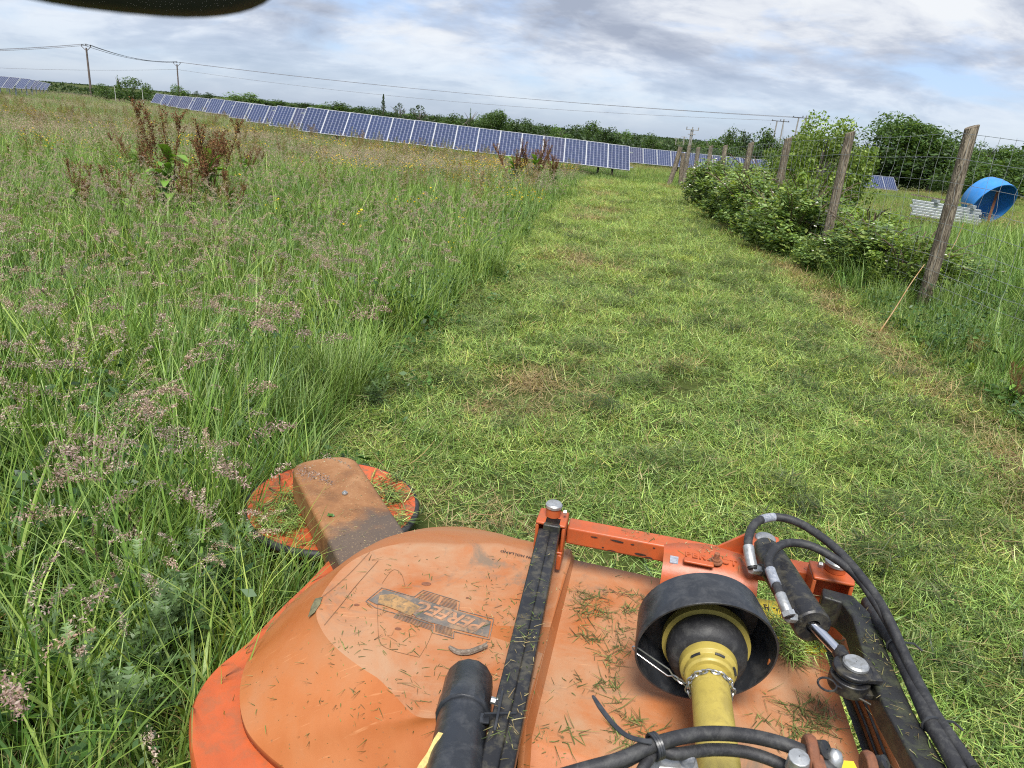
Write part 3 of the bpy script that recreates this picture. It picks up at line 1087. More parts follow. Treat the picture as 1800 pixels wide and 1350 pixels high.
# ------------------------------------------------------------------ swing disc on its arm
Dc = Vector((-.69, 2.56, .17))
dn = Vector((.02, -.03, 1)).normalized()
mb = MB()
mb.lathe([(.02, .02), (.10, .02), (.12, .004), (.27, .004), (.30, .022), (.335, .024), (.338, .0), (.33, -.03), (.02, -.03)], Dc, dn, 56)
DISC_PAINT = pbr('worn_disc_paint', (.46, .085, .025), .55, dirt=(.13, .085, .045), dirt_amt=.85, scale=11, var=.2, bump=.2)
disc_o = mp_('swing_disc', mb, DISC_PAINT, smooth=40)
mb = MB()
mb.lathe([(.336 + .017 * math.cos(a), .006 + .017 * math.sin(a)) for a in np.linspace(0, 2 * np.pi, 10, endpoint=False)], Dc, dn, 72, closed=True)
mp_('rubber_ring', mb, RUBBER, disc_o, smooth=60)

# arm: box with a rounded far end
za = .33
L0, R0 = P(598, 990, za), P(722, 948, za)
L1, R1 = P(515, 825, za), P(634, 820, za)
ax_ = ((L1 + R1) / 2 - (L0 + R0) / 2).normalized()
sd = ax_.cross(Vector((0, 0, 1))).normalized()
w1 = (R1 - L1).length / 2
tip_c = (L1 + R1) / 2
arc = []
for k in range(0, 13):
    a = math.pi * k / 12
    e = .62
    arc.append(tip_c + sd * w1 * math.copysign(abs(math.cos(a)) ** .7, math.cos(a)) + ax_ * (w1 * .75 * math.sin(a) ** .8))
poly = [R0] + [p for p in arc] + [L0]
poly = [Vector((p.x, p.y, za)) for p in poly]
back = -ax_ * .16
poly = [poly[0] + back] + poly[1:-1] + [poly[-1] + back]
mb = MB()
mb.prism(poly, (0, 0, -.135))
arm = mp_('disc_arm', mb, RUSTY_ARM, smooth=40, bevel=.016, seg=4)
mb = MB()
bp_ = P(606, 868, za + .002)
mb.lathe([(.001, .011), (.006, .011), (.008, .007), (.011, .006), (.011, .0)], bp_, (0, 0, 1), 12)
mp_('bolt', mb, ZINC, arm)

# ------------------------------------------------------------------ cross beam with brackets and pins
ZB = .60
bl, br = P(1000, 918, ZB), P(1500, 1012, ZB)
bm_dir = (br - bl).normalized()
fw = Vector((0, 0, 1)).cross(bm_dir).normalized()          # away from the tractor
mb = MB()
mb.bar(bl - Vector((0, 0, .028)), br - Vector((0, 0, .028)) + bm_dir * .0, .062, .056)
beam = mp_('cross_beam', mb, ORANGE_METAL, bevel=.006, seg=3)


def rel(o, a, f, z):
    return o + bm_dir * a + fw * f + Vector((0, 0, z))


BARE = pbr('bare_steel', (.05, .035, .03), .6, .3, scale=40, var=.4)
# chips in the paint along the beam's near edge
mb = MB()
for (px, py, L, h) in ((1045, 944, .030, .006), (1085, 951, .05, .009), (1112, 957, .014, .006), (1075, 968, .035, .005), (1125, 974, .045, .008), (1140, 980, .03, .006), (1150, 963, .01, .005), (1060, 962, .008, .004)):
    c_ = Y(px, py, 1.0)
    d_ = ray(px, py)
    # on the near face of the beam
    nb = bl - fw * .0315
    t = (nb - Vector((0, 0, EYE))).dot(fw) / d_.dot(fw)
    c_ = Vector((0, 0, EYE)) + d_ * t - fw * .0008
    k = 9
    ring = []
    for q in range(k):
        a = 2 * math.pi * q / k
        rr = .55 + .45 * R_.random()
        ring.append(c_ + bm_dir * math.cos(a) * L / 2 * rr + Vector((0, 0, 1)) * math.sin(a) * h / 2 * rr)
    mb = MB()
    mb.prism(ring, -fw * .0006)
    mp_('bare_metal_chip', mb, BARE, beam, smooth=None)


def bracket(o, w, d, h, tk=.010, gap_front=True):
    """a C of plate open towards the tractor: top, bottom and two sides"""
    mb = MB()
    axs = (bm_dir, fw, Vector((0, 0, 1)))
    mb.box(rel(o, 0, 0, -tk / 2), (w, d, tk), axs)
    mb.box(rel(o, 0, 0, -h + tk / 2), (w, d, tk), axs)
    for s in (-1, 1):
        mb.box(rel(o, s * (w / 2 - tk / 2), 0, -h / 2), (tk, d - .004, h - 2 * tk), axs)
    mb.box(rel(o, 0, d / 2 - tk / 2 - .002, -h / 2), (w - 2 * tk, tk, h - 2 * tk), axs)
    return mb


lbk = P(972, 908, .63)
lb = mp_('left_bracket', bracket(lbk, .088, .085, .10), ORANGE_METAL, bevel=.004)


def boss(o, r, h, parent, cap_r, cap_mat=ZINC):
    mb = MB()
    mb.lathe([(.001, 0), (r, 0), (r, h), (.001, h)], o, (0, 0, 1), 24)
    b_ = mp_('pin_boss', mb, ORANGE_METAL, parent, bevel=.002)
    mb = MB()
    mb.lathe([(.001, h + .012), (cap_r * .86, h + .012), (cap_r, h + .008), (cap_r, h), (.001, h)], o, (0, 0, 1), 24)
    mp_('pin_cap', mb, cap_mat, parent)


boss(lbk + Vector((.0, .006, 0)), .022, .030, lb, .025)
mb = MB()
hb = lbk + bm_dir * .03 + Vector((0, 0, .022))
mb.lathe([(.001, 0), (.007, 0), (.007, .009), (.001, .009)], hb, bm_dir, 6)
mp_('bolt_head', mb, ZINC, lb)
for s in (-1, 1):
    mb = MB()
    mb.box(rel(lbk, s * .036, -.006, -.125), (.014, .075, .05), (bm_dir, fw, Vector((0, 0, 1))))
    mp_('bracket_foot', mb, ORANGE_METAL, lb, bevel=.003)

# right bracket, open to the black arm
rbk = P(1462, 1005, .635)
rb = mp_('right_bracket', bracket(rbk, .105, .085, .115), ORANGE_METAL, bevel=.004)
boss(rbk + Vector((.012, .010, 0)), .028, .020, rb, .031)
mb = MB()
mb.lathe([(.001, 0), (.007, 0), (.007, .010), (.001, .010)], rbk - bm_dir * .022 + Vector((0, .012, .010)), -bm_dir, 6)
mp_('bolt_head', mb, ZINC, rb)
mb = MB()
mb.box(rel(rbk, .01, -.02, -.15), (.09, .07, .05), (bm_dir, fw, Vector((0, 0, 1))))
mp_('bracket_foot', mb, ORANGE_METAL, rb, bevel=.004)

# cylinder lug in the middle
cbk = P(1344, 950, .665)
mb = bracket(cbk, .088, .075, .095)
cb = mp_('cylinder_bracket', mb, ORANGE_METAL, bevel=.006)
mb = MB()
mb.lathe([(.001, .010), (.024, .010), (.028, .006), (.028, 0), (.001, 0)], cbk + Vector((.004, .006, 0)), (0, 0, 1), 28)
mp_('pin_cap', mb, ZINC, cb)
mb = MB()
g0 = cbk - bm_dir * .046
mb.prism([g0 + fw * .03, g0 - bm_dir * .075 + fw * .03 - Vector((0, 0, .062)), g0 + fw * .03 - Vector((0, 0, .075))], -fw * .010)
mp_('gusset', mb, ORANGE_METAL, cb, bevel=.002)

# cast gearbox, its top bulging, with raised lettering and a bolt
gc_ = P(1248, 985, .635)
mb = MB()
axs = (bm_dir, fw, Vector((0, 0, 1)))
n_ = 18
prof = []
for k in range(n_ + 1):
    a = (k / n_ - .5) * 2
    prof.append((a * .125, .012 * (1 - abs(a) ** 2.2)))
secs = []
for (f, dz, sq) in ((.055, -.05, .94), (.050, -.012, .97), (.038, 0, 1), (-.010, .002, 1), (-.045, -.014, 1), (-.066, -.040, 1), (-.078, -.085, 1), (-.078, -.13, .97)):
    bul = 1.0 if f > -.03 else .5
    secs.append([rel(gc_, a * sq, f + (.020 * (1 - (a / .125) ** 2) if f > .03 else 0), z * bul + dz) for a, z in prof])
mb = loft(secs)
nn = len(prof)
mb.f += [tuple(i * nn for i in range(len(secs))), tuple(i * nn + nn - 1 for i in range(len(secs) - 1, -1, -1))]
gbx = mp_('gearbox', mb, ORANGE_METAL, smooth=50)
mb = MB()
bo = P(1258, 988, .645)
mb.lathe([(.001, .028), (.007, .027), (.008, .010), (.012, .010), (.012, .004), (.018, .004), (.018, 0), (.001, 0)], bo, (0, 0, 1), 14)
mp_('filler_bolt', mb, RUST, gbx)
mb = MB()
rib0 = P(1222, 985, .650)
mb.sweep([rib0 - bm_dir * .03, rib0 + bm_dir * .05], .022, .008)
mp_('cast_rib', mb, ORANGE_METAL, gbx, bevel=.004, seg=3)
mb = MB()
pt = P(1183, 984, .633)
mb.box(pt + Vector((.003, 0, 0)), (.022, .022, .003), (bm_dir, (fw + Vector((0, 0, .45))).normalized(), Vector((0, 0, 1)).cross(bm_dir).cross(bm_dir) * -1))
mp_('rating_plate', mb, TAG_GREY, gbx)
for sx in (-.115, .115):
    mb = MB()
    mb.box(rel(gc_, sx, -.055, -.135), (.018, .05, .13), axs)
    mp_('gearbox_mount', mb, ORANGE_METAL, gbx, bevel=.005)


def text_mesh(s, size, o, xd, yd, mat, name, parent, extrude=.0006, shear=0.0, space=1.0, bold=0.0):
    cu = bpy.data.curves.new(name, 'FONT')
    cu.body = s
    cu.size = size
    cu.extrude = extrude
    cu.shear = shear
    cu.offset = bold
    cu.space_character = space
    cu.resolution_u = 3
    tmp = bpy.data.objects.new(name + '_tmp', cu)
    me = bpy.data.meshes.new_from_object(tmp)
    bpy.data.objects.remove(tmp)
    xd = Vector(xd).normalized()
    yd = Vector(yd)
    yd = (yd - xd * yd.dot(xd)).normalized()
    zd = xd.cross(yd)
    org = ORG.get(parent.name, (0, 0, 0))
    Mx = Matrix((xd, yd, zd)).transposed().to_4x4()
    Mx.translation = Vector(o) - Vector(org)
    me.transform(Mx)
    me.name = name
    me.materials.clear()
    me.materials.append(mat)
    ob = bpy.data.objects.new(name, me)
    C.objects.link(ob)
    ob.parent = parent
    ORG[ob.name] = org
    return ob


text_mesh('PERFECT', .032, P(1204, 977, .6475), bm_dir, fw, ORANGE_METAL, 'cast_lettering', gbx, .0014, 0, 1.15, .0004)

# ------------------------------------------------------------------ printed decal on the dome
ZD = ZT + .0062
xd = (P(690, 1052, ZD) - P(858, 1109, ZD)).normalized()
yd = Vector((xd.y, -xd.x, 0)) * (1 if xd.x > 0 else 1)
yd = Vector((0, 0, 1)).cross(xd)
FADED = pbr('faded_black_print', (.12, .105, .09), .6, dirt=(.38, .22, .11), dirt_amt=.65, scale=18, var=.3)
LETTER = pbr('faded_orange_print', (.40, .20, .105), .6, dirt=(.14, .11, .08), dirt_amt=.7, scale=18)
mb = MB()
mb.prism([P(863, 1092, ZD), P(858, 1120, ZD), P(796, 1105, ZD), P(735, 1087, ZD), P(712, 1068, ZD), P(662, 1062, ZD), P(648, 1055, ZD), P(674, 1036, ZD), P(735, 1052, ZD), P(800, 1072, ZD)][::-1], (0, 0, -.0008))
dec = mp_('printed_band', mb, FADED, dome, smooth=None)
tx = text_mesh('PERFEC', .060, P(856, 1096, ZD + .0006), xd, yd, LETTER, 'lettering', dome, .0004, .28, 1.0, .0016)
mb = MB()


def line_(pts, w=.0022, closed=False):
    pts = [P(*p, ZD) for p in pts]
    if closed:
        pts.append(pts[0])
    for a, b2 in zip(pts, pts[1:]):
        mb.bar(a, b2, w, .0008)


line_([(868, 1088), (860, 1124), (798, 1110), (797, 1122), (760, 1112), (762, 1098), (660, 1068), (643, 1057), (671, 1033), (728, 1049), (744, 1037), (808, 1057), (806, 1072)], closed=True)
for k in range(7):
    t = k / 6
    a0, a1 = (744 - 13 * t, 1040 + 11 * t), (803, 1058 + 13 * t)
    line_([a0, ((a0[0] + a1[0]) / 2 + 0, (a0[1] + a1[1]) / 2)], .0014)
    line_([((a0[0] + a1[0]) / 2 + 5, (a0[1] + a1[1]) / 2 + 1.5), a1], .0014)
    line_([(765, 1098 + 11 * t), (795, 1106 + 12 * t)], .0014)
    line_([(700 - 8 * t, 1075 + 10 * t), (760, 1095 + 13 * t)], .0012)
mp_('printed_lines', mb, FADED, dome, smooth=None)['kind'] = 'stuff'
mb = MB()
mb.prism([P(738, 1066, ZD + .0012), P(722, 1082, ZD + .0012), P(690, 1069, ZD + .0012), P(664, 1060, ZD + .0012), P(667, 1046, ZD + .0012), P(690, 1044, ZD + .0012), P(716, 1054, ZD + .0012)][::-1], (0, 0, -.0006))
mp_('worn_patch', mb, pbr('worn_through_print', (.33, .19, .075), .6, dirt=(.10, .085, .06), dirt_amt=.75, scale=26, var=.3), dome, smooth=None)
text_mesh('MADE IN HOLLAND', .0165, P(962, 985, ZT + .0055), (P(860, 962, ZT) - P(955, 984, ZT)), Vector((0, -1, 0)), INK, 'print_lettering', dome, .0003, 0, 1.0)
CRACK = pbr('dirty_crack', (.14, .075, .035), .8, scale=30, var=.4)
# cracks, a torn patch and rust spots in the skin of the dome
mb = MB()


def on_top(px, py, dz=.0052):
    return P(px, py, ZT + dz)


for pts in ([(650, 970), (620, 1002), (590, 1030), (565, 1050)], [(665, 985), (625, 1030), (600, 1062), (570, 1098)], [(664, 1062), (664, 1090), (668, 1128), (690, 1143), (737, 1155)], [(737, 1155), (752, 1130), (760, 1110)], [(672, 1025), (690, 1002), (705, 1008), (712, 1030)]):
    q = spline([on_top(*p) for p in pts], 5)
    mb = MB()
    mb.sweep(q, .0009, .0008)
    mp_('crack', mb, CRACK, dome, smooth=None)
mb = MB()
mb.prism([on_top(567, 1049, .004), on_top(562, 1063, .004), on_top(553, 1076, .001), on_top(541, 1085, -.018), on_top(547, 1066, -.006), on_top(554, 1052, .0)], (0, 0, -.001))
mp_('torn_patch', mb, pbr('old_glue', (.15, .14, .075), .8, dirt=(.05, .05, .03), dirt_amt=.7, scale=40), dome, smooth=None)
mb = MB()
for (px, py, r) in ((749, 1026, .013), (627, 1063, .007), (822, 1051, .005), (545, 1262, 0), (700, 1105, .008)):
    if r:
        o_ = on_top(px, py, .0051)
        mb = MB()
        mb.prism([o_ + Vector((math.cos(a) * r * (1 + .2 * R_.random()), math.sin(a) * r * .6 * (1 + .2 * R_.random()), 0)) for a in np.linspace(0, 6.28, 12, endpoint=False)], (0, 0, -.0006))
        mp_('rust_spot', mb, RUST, dome, smooth=None)

# ------------------------------------------------------------------ twin black rails of the left arm
for dx0, dx1, w0, w1_, dz in ((-9, -14, .036, .036, 0), (11, 17, .030, .030, -.004)):
    mb = MB()
    a = P(966 + dx0 * .9, 928, .615 + dz)
    b2 = P(873 + dx1, 1345, .615 + dz)
    b3 = b2 + (b2 - a).normalized() * .35
    mb.sweep([a, b3], [w0, w1_], .055)
    rail = mp_('guide_rail', mb, BLACK_PAINT, bevel=.007, seg=3)
mb = MB()
mb.bar(P(972, 925, .60), P(968, 940, .60), .05, .06)
mp_('rail_end', mb, BLACK_GRASSY, bevel=.004)

# right arm: black box steel with a kink
apts = [P(1446, 1040, .625), P(1490, 1052, .625), P(1520, 1085, .625), P(1545, 1165, .625), P(1580, 1245, .625), P(1637, 1345, .625)]
apts.append(apts[-1] + (apts[-1] - apts[-2]).normalized() * .3)
mb = MB()
mb.sweep(apts, [.045, .055, .060, .060, .060, .062, .062], [.08, .085, .075, .065, .058, .052, .05])
arm_r = mp_('lift_arm', mb, BLACK_GRASSY, bevel=.006, seg=3)
# lug with the lower pin of the cylinder
pin = P(1500, 1172, .645)
mb = MB()
mb.lathe([(.001, .0), (.040, .0), (.042, -.004), (.042, -.010), (.030, -.012), (.030, -.022), (.043, -.024), (.043, -.055), (.036, -.060), (.001, -.060)], pin, (0, 0, 1), 32)
mb.bar(pin + Vector((0, 0, -.008)), pin + Vector((.052, .0, -.008)), .07, .012)
mb.bar(pin + Vector((0, 0, -.050)), pin + Vector((.052, .0, -.050)), .07, .014)
lug = mp_('pin_lug', mb, BLACK_PAINT, arm_r, bevel=.002)
mb = MB()
mb.lathe([(.001, .010), (.024, .010), (.0275, .006), (.0275, .0), (.001, .0)], pin + Vector((.006, .004, .001)), (0, 0, 1), 32)
mp_('pin_cap', mb, ZINC, arm_r)
mb = MB()
ro = pin + Vector((-.062, -.028, -.03))
mb.tube([ro + Vector((.020 * math.cos(a), .016 * math.sin(a), .004 * math.sin(a))) for a in np.linspace(0, 2 * np.pi, 18)], .0026, 6)
mb.tube([ro + Vector((.019, 0, 0)), pin + Vector((-.02, -.03, -.04)), pin + Vector((.03, -.05, -.055))], .0026, 6)
mp_('lynch_pin', mb, BLACK_PAINT, arm_r)

# hydraulic cylinder
ca, cbb = P(1346, 968, .655), P(1428, 1100, .655)
cd = (cbb - ca).normalized()
Lc_ = (cbb - ca).length
mb = MB()
mb.lathe([(.001, -.02), (.030, -.02), (.040, .012), (.0425, .03), (.0425, Lc_ - .03), (.044, Lc_ - .028), (.044, Lc_), (.040, Lc_ + .004), (.018, Lc_ + .004), (.017, Lc_ - .006), (.001, Lc_ - .006)], ca, cd, 36)
cyl = mp_('hydraulic_cylinder', mb, BLACK_PAINT, smooth=35)
mb = MB()
rend = P(1478, 1150, .638)
mb.tube([cbb - cd * .01, rend], .013, 20)
mp_('piston_rod', mb, CHROME, cyl)
mb = MB()
mb.tube([rend - cd * .012, rend + cd * .02], .017, 16)
mp_('rod_eye', mb, BLACK_PAINT, cyl)
pA, pB = P(1350, 1003, .655), P(1412, 1088, .66)
fA, fB = P(1322, 1001, .668), P(1386, 1085, .672)
for q, f_ in ((pA, fA), (pB, fB)):
    mb = MB()
    mb.tube([q, q.lerp(f_, .55)], .017, 12)
    mp_('port_block', mb, BLACK_PAINT, cyl, bevel=.002)
    mb = MB()
    mb.tube([q.lerp(f_, .5), f_ + (f_ - q) * .1], .013, 6)
    mp_('elbow_fitting', mb, ZINC, cyl, bevel=.0015)

# yellow warning label by the cylinder, half hidden by grass
ZL = ZP + .003
mb = MB()
mb.prism([P(1325, 1050, ZL), P(1372, 1058, ZL), P(1455, 1145, ZL), P(1425, 1150, ZL), P(1352, 1115, ZL)][::-1], (0, 0, -.001))
wl = mp_('warning_label', mb, LABEL_YEL, plate, smooth=None)
mb = MB()
lx = (P(1372, 1058, ZL) - P(1325, 1050, ZL)).normalized()
ly = Vector((0, 0, 1)).cross(lx)
o_ = P(1345, 1068, ZL + .0008)
for (a, b2, c_, d_) in ((0, 0, .004, .020), (.004, .002, .012, .004), (.002, .014, .010, .004), (.008, -.008, .004, .012), (-.006, -.004, .006, .004), (.026, .004, .006, .003), (.034, -.002, .004, .010)):
    mb.box(o_ + lx * a + ly * b2, (c_, d_, .0008), (lx, ly, Vector((0, 0, 1))))
for q in ((1352, 1052, 1348, 1112), (1333, 1082, 1380, 1092)):
    mb.bar(P(q[0], q[1], ZL + .0006), P(q[2], q[3], ZL + .0006), .0014, .0006)
mp_('warning_symbol', mb, INK, plate, smooth=None)['kind'] = 'stuff'

# ------------------------------------------------------------------ black guard cone round the shaft coupling
bc0 = P(1241, 1149, .62)                                    # middle of the open mouth
bax = Vector((-.03, -.985, -.17)).normalized()              # towards the tractor, a little down
mb = MB()
Rm, Rb_, Lg = .160, .144, .120
mb.lathe([(.05, -Lg - .004), (Rb_ - .014, -Lg), (Rb_, -Lg + .014), (Rm - .004, -.03), (Rm, -.002), (Rm - .001, .0), (Rm - .005, .0), (Rm - .009, -.03), (Rb_ - .006, -Lg + .016), (.05, -Lg + .010)], bc0, bax, 72)
guard = mp_('shaft_guard', mb, BLACK_PLASTIC, smooth=35)
mb = MB()
sl = bc0 + (P(1356, 1172, .5) - bc0).normalized() * .0
mbs = bax.cross(Vector((0, 0, 1))).normalized()
slot = bc0 - mbs * (Rm - .0045) * (-1 if mbs.x > 0 else 1) - Vector((0, 0, .03)) - bax * .022
mb.box(slot, (.0125, .010, .03), (mbs, bax, mbs.cross(bax)))
mp_('guard_slot', mb, COVER, guard, bevel=.004)

# ------------------------------------------------------------------ drive shaft: its own thing, coupled to the gearbox
s0 = P(1246, 1184, .60)
s1 = P(1263, 1345, .60)
sdr = (s1 - s0).normalized()
s1 = s1 + sdr * .35
shaft = thing('drive_shaft', 'yellow drive shaft running from the black guard bowl down the middle of the deck', 'drive shaft', tuple(s0))
Ls = (s1 - s0).length
mb = MB()
mb.lathe([(.001, -.02), (.041, -.02), (.041, Ls), (.001, Ls)], s0 + Vector((0, 0, 0)), sdr, 40)
part('shaft_tube', mb, YELLOW, shaft, smooth=40)
mb = MB()
mb.lathe([(.03, .026), (.050, .026), (.054, .021), (.054, .006), (.062, .0), (.064, -.012), (.064, -.03), (.04, -.03)], s0 + sdr * -.008, sdr, 48)
collar = part('shaft_collar', mb, YELLOW, shaft, smooth=40, bevel=.001)
mb = MB()
for a in (50, 200, 310):
    pass
cs = sdr.orthogonal().normalized()
cs2 = sdr.cross(cs)
upv = (Vector((0, 0, 1)) - sdr * sdr.z).normalized()
rt_ = upv.cross(sdr).normalized()
for a0 in (15, -40, 70):
    pts = [s0 + sdr * .0005 + (upv * math.cos(rad(a)) + rt_ * math.sin(rad(a))) * .0565 + sdr * .0 for a in np.linspace(a0 - 11, a0 + 11, 6)]
    mb = MB()
    mb.tube(pts, .003, 6)
    part('collar_slot', mb, BLACK_PLASTIC, collar)
mb = MB()
mb.lathe([(.05, .0), (.064, .002), (.080, -.008), (.089, -.024), (.092, -.045), (.089, -.068), (.08, -.078), (.05, -.078)], s0 - sdr * .030, sdr, 56)
part('rubber_boot', mb, RUBBER, shaft, smooth=50)
mb = MB()
mb.lathe([(.08, -.06), (.101, -.062), (.101, -.085), (.06, -.085)], s0 - sdr * .030, sdr, 48)
part('inner_cone', mb, YELLOW, shaft, smooth=40)


def chain_link(mb, c, d, up_, L=.024, w=.0085, r=.0019):
    d = Vector(d).normalized()
    u = (Vector(up_) - d * Vector(up_).dot(d)).normalized()
    pts = []
    for a in np.linspace(0, 2 * np.pi, 13):
        pts.append(Vector(c) + d * (L / 2 * math.cos(a)) + u * (w / 2 * math.sin(a) * (1.25 - .35 * math.cos(a))))
    mb.tube(pts, r, 5, cap=False)


chain = thing('safety_chain', 'thin steel safety chain looped round the yellow shaft and hooked to the bowl rim', 'chain', tuple(s0))
rimL = bc0 - rt_ * Rm * .97 if (bc0 - rt_ * Rm).x < bc0.x else bc0 + rt_ * Rm * .97
rt_l = (rimL - bc0).normalized()
rimL = bc0 + (rt_l * .955 - Vector((0, 0, .14))).normalized() * Rm
ringp = []
for a in np.linspace(-128, 128, 15):
    ringp.append(s0 + sdr * .045 + (upv * math.cos(rad(a)) - rt_l * math.sin(rad(a))) * .0475 + Vector((0, 0, -.003)))
tail = [ringp[-1], ringp[-1].lerp(rimL, .16) + Vector((0, 0, -.012)), ringp[-1].lerp(rimL, .5) + Vector((0, 0, -.012)), ringp[-1].lerp(rimL, .55) + Vector((0, 0, -.010))]
path = loop_resample(spline(ringp + tail[1:], 6), 27)
for i in range(26):
    mb = MB()
    d = path[i + 1] - path[i]
    c_ = (path[i] + path[i + 1]) / 2
    outw = (c_ - (s0 + sdr * .045)).normalized()
    chain_link(mb, c_, d, outw if i % 2 else sdr, d.length * 1.42)
    part('chain_link', mb, STEEL, chain, smooth=60)
mb = MB()
hk0 = path[-1]
hd = (rimL - hk0)
for s in (-1, 1):
    mb.tube([hk0, hk0 + hd * .12 + Vector((0, 0, .009 * s)), hk0 + hd * .9 + Vector((0, 0, .008 * s)), hk0 + hd * 1.03 + Vector((0, 0, .004 * s)), hk0 + hd * 1.05], .0019, 6)
part('snap_hook', mb, STEEL, chain, smooth=60)

# ------------------------------------------------------------------ hoses
def hose(name, label, pts, r, cat_='hose'):
    pts = [P(*p) for p in pts]
    t = thing(name, label, cat_, tuple(pts[0]))
    mb = MB()
    sp = spline(pts, 10)
    mb.tube(sp, r, 14)
    part('rubber_hose', mb, RUBBER, t, smooth=60)
    return t, sp


def crimp(t, sp, i0, i1, r, mat=ZINC, name='crimped_end', seg=14):
    mb = MB()
    mb.tube(sp[i0:i1 + 1], r, seg)
    part(name, mb, mat, t, smooth=40)


h1, sp1 = hose('hydraulic_hose', 'black hydraulic hose in the taller arch, with a grey ring near its top', [(1323, 1000, .675), (1317, 972, .70), (1316, 945, .72), (1330, 918, .735), (1365, 909, .74), (1410, 922, .74), (1470, 965, .73), (1525, 1028, .71), (1558, 1080, .69), (1590, 1150, .66), (1625, 1225, .65), (1668, 1290, .65), (1712, 1352, .65)], .0115)
crimp(h1, sp1, 2, 14, .0145)
crimp(h1, sp1, 33, 39, .0122, TAG_GREY, 'grey_ring')
h2, sp2 = hose('hydraulic_hose', 'black hydraulic hose in the lower arch, with white print and two grey sleeves', [(1388, 1085, .685), (1378, 1062, .70), (1367, 1035, .71), (1354, 1002, .72), (1352, 982, .725), (1366, 962, .73), (1395, 954, .73), (1440, 966, .725), (1500, 1007, .71), (1545, 1068, .69), (1580, 1130, .66), (1612, 1195, .65), (1650, 1265, .645), (1700, 1352, .64)], .0110)
crimp(h2, sp2, 1, 5, .0165, ZINC, 'hex_nut', 6)
crimp(h2, sp2, 5, 16, .0135)
crimp(h2, sp2, 22, 30, .0128, TAG_GREY, 'grey_sleeve')
mb = MB()
for i in range(31, 41):
    if i % 2:
        mb.tube([sp2[i] + Vector((-.006, -.008, .006)), sp2[i].lerp(sp2[i + 1], .7) + Vector((-.006, -.008, .006))], .0016, 5)
part('white_print', mb, pbr('white_ink', (.6, .6, .6), .6, scale=20), h2)
h3, sp3 = hose('hydraulic_hose', 'thick black hose lying along the outer side of the black lift arm', [(1525, 1060, .60), (1545, 1095, .625), (1568, 1125, .64), (1600, 1190, .64), (1632, 1262, .64), (1662, 1312, .64), (1690, 1365, .64)], .0165)
for (t, pt, nrm) in ((h3, sp3[22], .022), (h3, sp3[42], .022)):
    mb = MB()
    i = sp3.index(pt)
    d = (sp3[i + 1] - sp3[i]).normalized()
    u = d.orthogonal().normalized()
    v = d.cross(u)
    mb.tube([pt + (u * math.cos(a) + v * math.sin(a)) * .0185 for a in np.linspace(0, 2 * np.pi, 20)], .0028, 5, cap=False)
    mb.tube([pt + Vector((.016, 0, .012)), pt + Vector((.045, .006, .006)), pt + Vector((.062, -.004, -.004))], .0028, 5)
    part('cable_tie', mb, BLACK_PLASTIC, t)

cabl, spc = hose('cable_bundle', 'black cables tied together, arching over the yellow shaft at the bottom', [(960, 1372, .78), (1030, 1352, .80), (1090, 1335, .81), (1150, 1309, .82), (1205, 1294, .82), (1260, 1289, .82), (1330, 1296, .815), (1400, 1316, .81), (1450, 1345, .80), (1480, 1380, .79)], .0112, 'cable')
for pts, r in (([(1000, 1372, .77), (1080, 1340, .795), (1140, 1312, .80), (1185, 1325, .80), (1250, 1318, .795), (1310, 1322, .79), (1370, 1342, .785), (1420, 1372, .78)], .0098),
               ([(1040, 1375, .78), (1100, 1340, .80), (1150, 1318, .805), (1130, 1350, .80), (1110, 1390, .79)], .0085)):
    mb = MB()
    mb.tube(spline([P(*p) for p in pts], 8), r, 12)
    part('cable', mb, RUBBER, cabl, smooth=60)
tiec = P(1152, 1312, .815)
mb = MB()
dd_ = (spc[32] - spc[28]).normalized()
uu = dd_.orthogonal().normalized()
vv = dd_.cross(uu)
for off in (-.004, 0, .004):
    mb.tube([tiec + dd_ * off + (uu * math.cos(a) + vv * math.sin(a)) * .019 for a in np.linspace(0, 2 * np.pi, 22)], .0026, 5, cap=False)
part('tie_band', mb, BLACK_PLASTIC, cabl)
mb = MB()
tl = spline([P(1146, 1304, .835), P(1110, 1296, .83), P(1086, 1280, .825), (P(1062, 1252, .815)), P(1042, 1222, .80)], 6)
mb.sweep(tl, [.009] * (len(tl) - 4) + [.008, .007, .006, .004], .0018)
part('tie_tail', mb, BLACK_PLASTIC, cabl, smooth=None)

# ------------------------------------------------------------------ document tube beside the rail
ta, tb = P(825, 1196, .555), P(800, 1345, .60)
td = (tb - ta).normalized()
tube_t = thing('document_tube', 'black plastic document tube with a ridged screw cap clipped beside the twin rails', 'document tube', tuple(ta))
mb = MB()
Lt = .132
mb.lathe([(.001, -.012), (.040, -.012), (.050, -.004), (.053, .008), (.0535, Lt * .55), (.0555, Lt * .6), (.057, Lt), (.054, Lt + .003), (.05, Lt + .003)], ta, td, 14)
part('screw_cap', mb, BLACK_PLASTIC, tube_t, smooth=25, bevel=.002)
mb = MB()
mb.lathe([(.02, Lt - .01), (.0505, Lt - .01), (.0505, .55), (.02, .55)], ta, td, 40)
tbody = part('tube_body', mb, BLACK_PLASTIC, tube_t, smooth=40)
mb = MB()
wl_ = ta + td * (Lt + .04)
sdv = td.cross(Vector((0, 0, 1))).normalized()
tup = sdv.cross(td).normalized()
if tup.z < 0:
    tup = -tup
rgt = sdv if sdv.x > 0 else -sdv
mb.box(wl_ + rgt * .038 + tup * .034, (.004, .028, .03), (tup, td, rgt))
mb.bar(wl_ + rgt * .04 + tup * .034, P(905, 1262, .60), .004, .026)
mb.bar(P(882, 1230, .60), P(868, 1300, .60), .005, .05)
part('clip_bracket', mb, BLACK_PLASTIC, tube_t, smooth=None, bevel=.001)
mb = MB()
